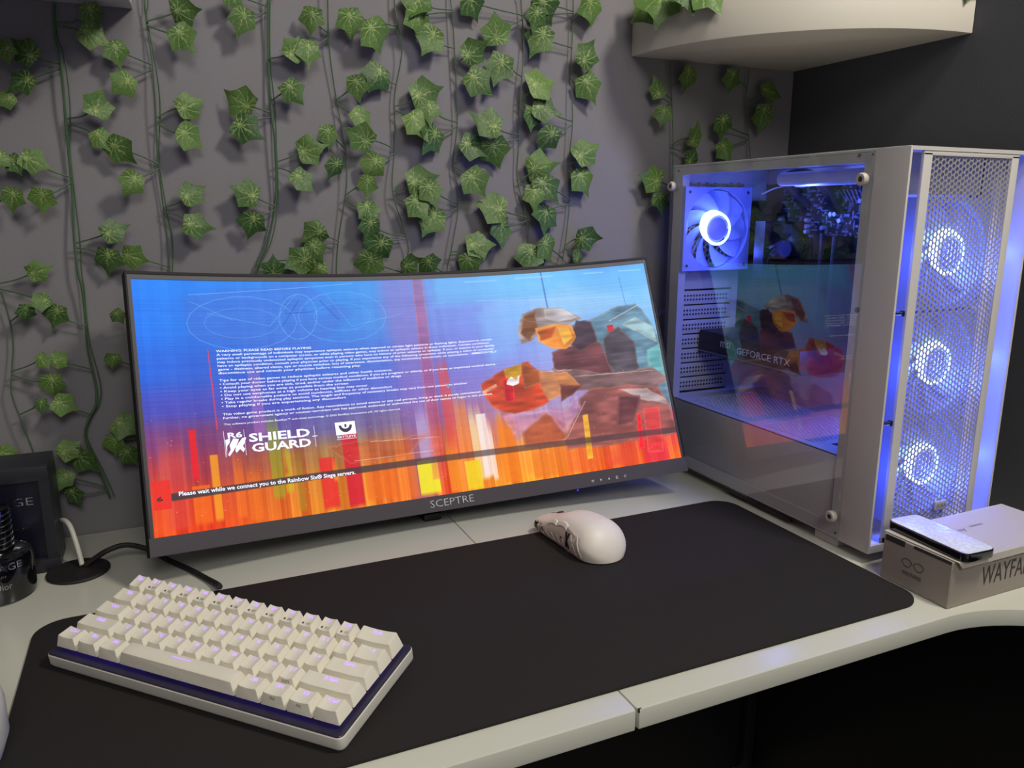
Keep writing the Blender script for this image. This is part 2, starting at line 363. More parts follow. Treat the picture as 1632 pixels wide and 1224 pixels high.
# ------------------------------------------------------------------ corner shelves
def shelf(cx, a0, a1, label):
    b = new(); P = [(cx, YB - .001)] + arc(cx, YB - .001, .304, a0, a1, 40)
    prism(b, P, .6013, .649, bev=.0015, seg=2)
    o = obj('corner_shelf', b, M_shelf, sharp=25); return tag(centre(o), label, 'shelf')
shelf(XR - .001, 180, 270, 'white quarter-round floating corner shelf above the computer case')
shelf(XL + .001, 0, -90, 'white quarter-round corner shelf cut off at the top left of the view')
VINES = [
 ('at the far left, hanging down behind the black box',
  [(-0.8118,0.5945),(-0.8215,0.5065),(-0.8324,0.3918),(-0.8378,0.3037),(-0.8343,0.2938),(-0.8307,0.2612),(-0.831,0.2372),(-0.8353,0.2069),(-0.8381,0.1824),(-0.8303,0.1413),(-0.8243,0.1072),(-0.8234,0.087)],
  [(-0.8508,0.1164,0.0244,10,-0.8239,0.0972),(-0.8018,0.5453,0.0259,150,-0.8181,0.5371),(-0.8055,0.4975,0.0221,150,-0.8232,0.4887),(-0.8186,0.4378,0.0242,120,-0.8282,0.4359),(-0.8051,0.4325,0.0246,60,-0.8283,0.4351),(-0.8103,0.3965,0.0268,100,-0.8327,0.3865),(-0.7962,0.3187,0.0266,-20,-0.8377,0.3053),(-0.7972,0.2861,0.0247,160,-0.8366,0.3003),(-0.8124,0.2744,0.0212,100,-0.8309,0.2631),(-0.8024,0.2195,0.0206,60,-0.8351,0.2079),(-0.7964,0.1914,0.0294,90,-0.8356,0.2039),(-0.8094,0.1694,0.0181,90,-0.8334,0.1574)]),
 ('under the left shelf end',
  [(-0.7488,0.6271),(-0.7525,0.5873),(-0.7535,0.565),(-0.7509,0.545),(-0.7522,0.4992),(-0.754,0.4523),(-0.7551,0.4044),(-0.7581,0.3554),(-0.7582,0.3178),(-0.7563,0.2982),(-0.7564,0.2647),(-0.758,0.2322),(-0.7548,0.1961),(-0.7537,0.1778),(-0.7564,0.1608),(-0.7662,0.1427),(-0.7704,0.1222),(-0.7594,0.0781),(-0.7527,0.0453)],
  [(-0.7817,0.5465,0.0315,-140,-0.7511,0.5378),(-0.7883,0.5152,0.0306,150,-0.7512,0.5331),(-0.7872,0.4359,0.0312,25,-0.7547,0.4203),(-0.7833,0.3962,0.0285,100,-0.7549,0.4141),(-0.7849,0.2692,0.0305,110,-0.7569,0.255),(-0.7865,0.2196,0.022,-30,-0.7554,0.2035),(-0.7876,0.1672,0.0284,30,-0.7623,0.1498),(-0.7882,0.1144,0.0287,-35,-0.7652,0.1014),(-0.7745,0.0987,0.0379,40,-0.7647,0.0992),(-0.7971,0.079,0.0273,120,-0.7556,0.0593),(-0.7892,0.0567,0.0262,60,-0.7549,0.0559),(-0.7163,0.5878,0.0278,80,-0.7529,0.5788),(-0.7173,0.5677,0.0323,25,-0.753,0.5758),(-0.7198,0.4965,0.0328,-70,-0.7528,0.4815),(-0.7205,0.4614,0.0264,60,-0.753,0.4763),(-0.717,0.3615,0.0317,-25,-0.7581,0.3479),(-0.7269,0.3292,0.0317,100,-0.7581,0.343)]),
 ('running down behind the monitor upper left corner',
  [(-0.6628,0.6368),(-0.6636,0.5958),(-0.6614,0.5518),(-0.662,0.5041),(-0.6646,0.4429),(-0.6638,0.3927),(-0.6623,0.3543),(-0.6637,0.3098),(-0.672,0.2622),(-0.6853,0.2087),(-0.6926,0.1538)],
  [(-0.6962,0.5525,0.0308,80,-0.6615,0.5433),(-0.6927,0.5199,0.0301,140,-0.6616,0.5382),(-0.7028,0.4501,0.036,40,-0.6645,0.4365),(-0.6942,0.4141,0.0331,120,-0.6644,0.4309),(-0.6998,0.3324,0.0302,20,-0.6634,0.3197),(-0.7222,0.2659,0.0196,60,-0.6749,0.2503),(-0.7325,0.2142,0.0209,100,-0.6869,0.1965),(-0.7274,0.1349,0.0332,40,-0.6958,0.1177),(-0.7401,0.1136,0.0285,100,-0.6961,0.1142),(-0.7262,0.0994,0.0259,60,-0.6992,0.0795),(-0.6246,0.6012,0.0337,-10,-0.6632,0.5882),(-0.6277,0.5719,0.035,55,-0.663,0.5839),(-0.6265,0.5008,0.0345,-25,-0.6628,0.486),(-0.6302,0.4665,0.0347,35,-0.663,0.4809),(-0.6321,0.4029,0.0327,-35,-0.6636,0.3878),(-0.6301,0.3672,0.0355,10,-0.6634,0.3824)]),
 ('with the thickest stem, forking just above the monitor',
  [(-0.5296,0.652),(-0.5315,0.6229),(-0.5349,0.5613),(-0.5357,0.5034),(-0.534,0.4596),(-0.5364,0.3988),(-0.5488,0.3502),(-0.5642,0.3177),(-0.571,0.2959)],
  [(-0.5714,0.6193,0.0291,60,-0.5318,0.6159),(-0.5634,0.5958,0.0344,110,-0.5321,0.6122),(-0.5707,0.5079,0.0374,-150,-0.5355,0.4983),(-0.5673,0.4777,0.0378,30,-0.5353,0.4936),(-0.5716,0.4048,0.0358,-160,-0.5386,0.3901),(-0.5681,0.3695,0.0336,110,-0.54,0.3846),(-0.5073,0.5698,0.0312,-60,-0.5349,0.5595),(-0.5114,0.5221,0.034,50,-0.5356,0.5116),(-0.4944,0.4568,0.035,-15,-0.5347,0.4411),(-0.506,0.4201,0.035,50,-0.535,0.4356),(-0.5147,0.3228,0.0382,160,-0.5633,0.3197),(-0.5462,0.3154,0.0293,-90,-0.5639,0.3185)]),
 ('thin-stemmed, just right of the thickest stem',
  [(-0.4634,0.6595),(-0.463,0.6299),(-0.4633,0.5795),(-0.4567,0.518),(-0.4493,0.4651),(-0.4502,0.4133),(-0.4616,0.3519),(-0.4665,0.3094),(-0.4664,0.2806)],
  [(-0.4846,0.605,0.0315,100,-0.4632,0.594),(-0.4905,0.5679,0.0343,95,-0.4633,0.5884),(-0.4704,0.4744,0.0301,85,-0.4494,0.4596),(-0.4663,0.4356,0.0305,110,-0.4495,0.4536),(-0.4937,0.3555,0.0359,150,-0.4622,0.3464),(-0.4947,0.3362,0.0332,60,-0.4626,0.3434),(-0.4942,0.3139,0.0306,150,-0.4664,0.3),(-0.434,0.5327,0.0334,80,-0.4567,0.5178),(-0.4299,0.4967,0.0324,45,-0.4559,0.5124),(-0.426,0.416,0.0288,95,-0.4522,0.4025),(-0.4237,0.3842,0.0334,70,-0.4531,0.3977)]),
 ('over the middle of the monitor, its lower end bowing left',
  [(-0.3804,0.6689),(-0.3773,0.6127),(-0.3731,0.5776),(-0.383,0.5248),(-0.3834,0.4729),(-0.3908,0.4112),(-0.378,0.3655),(-0.3705,0.3362),(-0.3743,0.3127),(-0.3791,0.277)],
  [(-0.439,0.6068,0.0355,80,-0.3768,0.6087),(-0.4112,0.5941,0.042,60,-0.3765,0.6064),(-0.4073,0.5474,0.0397,120,-0.3801,0.5399),(-0.4322,0.4732,0.041,-150,-0.3848,0.4616),(-0.4176,0.4402,0.0375,120,-0.3854,0.4564),(-0.4251,0.3638,0.0321,100,-0.3745,0.352),(-0.4137,0.3381,0.0414,120,-0.3735,0.3481),(-0.4269,0.3178,0.0382,100,-0.3756,0.303),(-0.3463,0.53,0.0449,-20,-0.383,0.514),(-0.3591,0.4924,0.0418,60,-0.3831,0.5085),(-0.3549,0.4226,0.0441,-15,-0.3901,0.4087),(-0.3602,0.39,0.0412,60,-0.3887,0.4039),(-0.3713,0.3164,0.0338,-20,-0.3756,0.303)]),
 ('over the middle of the monitor, right of the bowed strand',
  [(-0.3055,0.6774),(-0.3034,0.6194),(-0.2989,0.5043),(-0.3045,0.4471),(-0.2988,0.4006),(-0.3094,0.3412),(-0.3164,0.3081),(-0.3186,0.2745)],
  [(-0.3554,0.6351,0.0407,110,-0.304,0.6349),(-0.353,0.616,0.0409,80,-0.3038,0.6319),(-0.3382,0.5951,0.0401,120,-0.3022,0.5892),(-0.3422,0.509,0.0332,90,-0.2995,0.4981),(-0.3384,0.4757,0.0427,130,-0.3,0.4929),(-0.3429,0.4086,0.037,70,-0.3,0.3938),(-0.3406,0.3728,0.0436,120,-0.301,0.3882),(-0.345,0.3142,0.0314,60,-0.317,0.2997),(-0.2798,0.5852,0.0405,-40,-0.3015,0.5702),(-0.2748,0.5486,0.0426,40,-0.3013,0.5647),(-0.2819,0.467,0.0415,30,-0.3044,0.4483),(-0.2804,0.4224,0.0419,55,-0.3038,0.4416),(-0.274,0.3396,0.0429,0,-0.3119,0.3295),(-0.2873,0.3158,0.0361,60,-0.3126,0.3259)]),
 ('over the right half of the monitor, left of the rightmost one',
  [(-0.2083,0.6884),(-0.2066,0.6559),(-0.2026,0.6006),(-0.209,0.5375),(-0.2101,0.4703),(-0.2106,0.4255),(-0.1965,0.3737),(-0.1945,0.3394),(-0.1996,0.308),(-0.203,0.2731)],
  [(-0.2802,0.6413,0.04,60,-0.2053,0.6378),(-0.2482,0.6122,0.0397,-100,-0.2049,0.6329),(-0.2429,0.5682,0.0435,110,-0.2067,0.5608),(-0.2615,0.4976,0.0451,-150,-0.2099,0.4859),(-0.2497,0.4628,0.0426,70,-0.2099,0.4805),(-0.2539,0.3889,0.0464,-165,-0.1972,0.376),(-0.2406,0.3589,0.0438,90,-0.1964,0.3714),(-0.1835,0.5516,0.0457,-15,-0.2091,0.5342),(-0.1939,0.5093,0.0338,100,-0.2092,0.5279),(-0.183,0.4429,0.045,-15,-0.2106,0.4269),(-0.1913,0.4049,0.0381,90,-0.2094,0.4212),(-0.1983,0.3214,0.0438,100,-0.1997,0.3072)]),
 ('rightmost of those above the monitor, left of the shelf',
  [(-0.1308,0.6972),(-0.1284,0.6354),(-0.13,0.5775),(-0.1289,0.5063),(-0.1315,0.4577),(-0.1279,0.4019),(-0.1352,0.345),(-0.1419,0.3097),(-0.1433,0.2805)],
  [(-0.1753,0.6477,0.0434,60,-0.129,0.6498),(-0.1924,0.6337,0.033,100,-0.1289,0.6479),(-0.1831,0.6087,0.0451,120,-0.1293,0.6035),(-0.177,0.5197,0.0445,20,-0.1289,0.5072),(-0.1704,0.4819,0.0416,120,-0.1292,0.5013),(-0.174,0.416,0.0455,50,-0.1282,0.3996),(-0.1725,0.3763,0.0442,110,-0.129,0.3935),(-0.1712,0.3333,0.0428,60,-0.1403,0.3185),(-0.1087,0.6542,0.042,80,-0.1287,0.6432),(-0.1142,0.5929,0.0424,-60,-0.13,0.5768),(-0.1078,0.5529,0.0429,60,-0.1299,0.5707),(-0.112,0.465,0.0454,-30,-0.131,0.4493),(-0.1136,0.4273,0.0438,60,-0.1306,0.4436),(-0.106,0.3457,0.0429,0,-0.1371,0.3351),(-0.1184,0.3212,0.0297,-60,-0.1378,0.3315)]),
 ('under the shelf left tip, beside the computer case',
  [(0.0342,0.5982),(0.0348,0.5915),(0.0388,0.5532),(0.0408,0.5166),(0.0421,0.482),(0.0437,0.4417),(0.0464,0.4163),(0.0478,0.3906)],
  [(0.0073,0.5579,0.033,-110,0.0392,0.5455),(0.0132,0.5207,0.0303,100,0.0395,0.5398),(0.0024,0.4309,0.0429,190,0.0462,0.4178),(0.0155,0.398,0.0342,90,0.0466,0.4127),(0.0591,0.5767,0.0403,90,0.0377,0.5641),(0.0737,0.4945,0.0381,-80,0.0421,0.4812),(0.0725,0.4632,0.0319,-60,0.0423,0.4765)]),
 ('nearest the room corner, shaded under the shelf',
  [(0.1781,0.5967),(0.1789,0.5867),(0.1779,0.5512),(0.1847,0.5103),(0.1907,0.4607)],
  [(0.1378,0.5783,0.0343,95,0.1784,0.569),(0.1219,0.5115,0.0393,80,0.186,0.5001),(0.1334,0.4764,0.0365,60,0.1866,0.4946),(0.2122,0.5654,0.0413,20,0.1781,0.55),(0.2001,0.529,0.0447,90,0.1789,0.5447)]),
]
ART = [((70,110,215),0.5,0.006,[(0.0772,0.0604),(0.2831,-0.0028),(0.3684,0.1507),(0.2897,0.3127),(0.0801,0.2421)]),((60,150,245),0.4,0.004,[(0.2785,0.0878),(0.3368,0.0792),(0.3214,0.1469),(0.2867,0.1503)]),((110,195,250),0.5,0.006,[(0.54,-0.0132),(0.9916,0.0156),(0.9906,0.1983),(0.8133,0.1234),(0.6228,0.1209),(0.5366,0.1394)]),((150,205,245),0.5,0.008,[(0.7587,0.1125),(0.817,0.0755),(0.9515,0.1552),(0.9254,0.2142),(0.8048,0.2341)]),((130,190,250),0.45,0.008,[(0.6186,0.1822),(0.7047,0.1027),(0.7382,0.204),(0.6846,0.3804),(0.6279,0.429)]),((150,120,200),0.5,0.01,[(0.4268,-0.0216),(0.4958,-0.0231),(0.4969,0.4608),(0.4852,1.0279),(0.4358,1.0378),(0.4409,0.5644)]),((225,60,80),0.35,0.003,[(0.4954,-0.0171),(0.517,-0.0153),(0.507,0.9233),(0.4794,0.9283)]),((95,130,150),0.95,0.004,[(0.8075,0.289),(0.8733,0.2501),(0.9262,0.2046),(0.9617,0.2039),(0.9757,0.2405),(0.9992,0.3649),(1.0024,0.5925),(0.9986,0.7666),(0.9209,0.6941),(0.8656,0.5199),(0.8119,0.4107)]),((170,205,210),0.8,0.004,[(0.9258,0.2958),(0.9561,0.2713),(0.9936,0.3307),(0.9952,0.4126),(0.9564,0.3528)]),((85,75,85),0.95,0.003,[(0.8781,0.364),(0.9176,0.3099),(0.9455,0.3984),(0.9475,0.5436),(0.8971,0.5606),(0.8761,0.4753)]),((120,215,215),0.7,0.006,[(0.9691,0.4536),(1.0035,0.4151),(0.9997,0.5917),(0.967,0.6453)]),((235,50,70),0.95,0.002,[(0.8917,0.2999),(0.906,0.2971),(0.9075,0.3299),(0.8919,0.3323)]),((110,60,65),0.95,0.003,[(0.7641,0.4051),(0.8291,0.3675),(0.87,0.3779),(0.886,0.5257),(0.9175,0.5666),(0.8606,0.5815),(0.8225,0.5394),(0.7663,0.5552),(0.763,0.4922)]),((80,55,70),0.9,0.003,[(0.8276,0.2617),(0.8605,0.2696),(0.8632,0.3762),(0.8254,0.4141),(0.8019,0.3607)]),((165,145,140),0.95,0.003,[(0.6939,0.2893),(0.7136,0.2055),(0.7543,0.1723),(0.805,0.1957),(0.8423,0.2523),(0.8012,0.2812),(0.7533,0.2768),(0.7252,0.3428),(0.7032,0.3473)]),((205,205,215),0.6,0.003,[(0.7617,0.1834),(0.805,0.1957),(0.8343,0.2473),(0.789,0.2593),(0.7606,0.234)]),((130,75,45),0.9,0.003,[(0.7156,0.2153),(0.7421,0.189),(0.7405,0.2835),(0.7172,0.341),(0.7015,0.2971)]),((235,140,50),0.95,0.003,[(0.7351,0.2823),(0.7747,0.2657),(0.8148,0.2843),(0.8218,0.337),(0.7966,0.3942),(0.768,0.3904),(0.7383,0.3489)]),((250,190,70),0.8,0.003,[(0.7844,0.2837),(0.8075,0.289),(0.8131,0.3413),(0.7912,0.374)]),((150,60,30),0.8,0.003,[(0.738,0.2986),(0.7795,0.2762),(0.7698,0.331),(0.7439,0.3471)]),((140,105,105),0.95,0.003,[(0.7588,0.4756),(0.8646,0.5323),(0.9762,0.5363),(1.0079,0.5942),(0.9657,0.6608),(0.8561,0.6367),(0.7845,0.5849)]),((190,120,70),0.9,0.003,[(0.7309,0.484),(0.7907,0.5057),(0.8128,0.5742),(0.7755,0.6134),(0.7329,0.6382),(0.7032,0.5844)]),((120,60,55),0.95,0.003,[(0.7686,0.562),(0.8196,0.5761),(0.7956,0.6191),(0.766,0.6476)]),((205,70,40),0.97,0.003,[(0.6019,0.5196),(0.6523,0.4589),(0.7049,0.4344),(0.7332,0.4908),(0.7268,0.5754),(0.7408,0.6405),(0.7038,0.6666),(0.6629,0.6792),(0.6202,0.6317),(0.6025,0.5675)]),((190,150,40),0.9,0.003,[(0.6523,0.4589),(0.691,0.4404),(0.6916,0.505),(0.6558,0.5205)]),((150,80,45),0.9,0.003,[(0.6939,0.438),(0.7309,0.484),(0.7286,0.5513),(0.6929,0.5603)]),((220,30,50),0.9,0.003,[(0.6489,0.5067),(0.6728,0.5065),(0.6672,0.6202),(0.6486,0.6213)]),((250,190,150),0.8,0.0015,[(0.6033,0.5558),(0.6342,0.5273),(0.6359,0.5398),(0.6049,0.5711)]),((245,245,245),0.95,0.001,[(0.6563,0.5146),(0.6654,0.4985),(0.6748,0.5161),(0.6879,0.501),(0.6816,0.533),(0.6676,0.5417),(0.655,0.5324)]),((150,85,80),0.92,0.004,[(0.8071,0.6472),(0.8383,0.6002),(0.9145,0.6038),(0.9812,0.6434),(0.9973,0.7503),(1.0056,0.8793),(0.891,0.887),(0.7613,0.8836),(0.7588,0.8284)]),((200,195,200),0.7,0.004,[(0.892,0.6223),(0.9533,0.641),(0.9901,0.7035),(0.9901,0.7353),(0.9481,0.7027)]),((110,60,65),0.9,0.004,[(0.8895,0.653),(0.9371,0.6677),(0.9133,0.7857),(0.8703,0.8029)]),((250,180,40),0.9,0.003,[(0.8049,0.7268),(0.8161,0.724),(0.8114,0.9366),(0.799,0.9384)]),((250,30,40),0.95,0.003,[(0.9212,0.757),(0.9299,0.7536),(0.9264,0.9269),(0.9124,0.9282)]),((240,60,60),0.7,0.004,[(0.9374,0.7308),(0.9733,0.7361),(0.9653,0.959),(0.9297,0.9527)]),((165,80,50),0.9,0.005,[(0.6695,0.7708),(0.7121,0.6992),(0.7262,0.6912),(0.7653,0.7454),(0.7641,0.8301),(0.7303,0.8495),(0.6712,0.8368)]),((190,130,190),0.5,0.008,[(0.6371,0.672),(0.7704,0.6796),(0.8018,0.627),(0.8051,0.6899),(0.7611,0.7989),(0.7283,0.6979),(0.6544,0.796)]),((200,60,30),0.3,0.004,[(0.2908,0.722),(0.3834,0.719),(0.4928,0.7202),(0.4256,0.8139),(0.3313,0.8137)])]
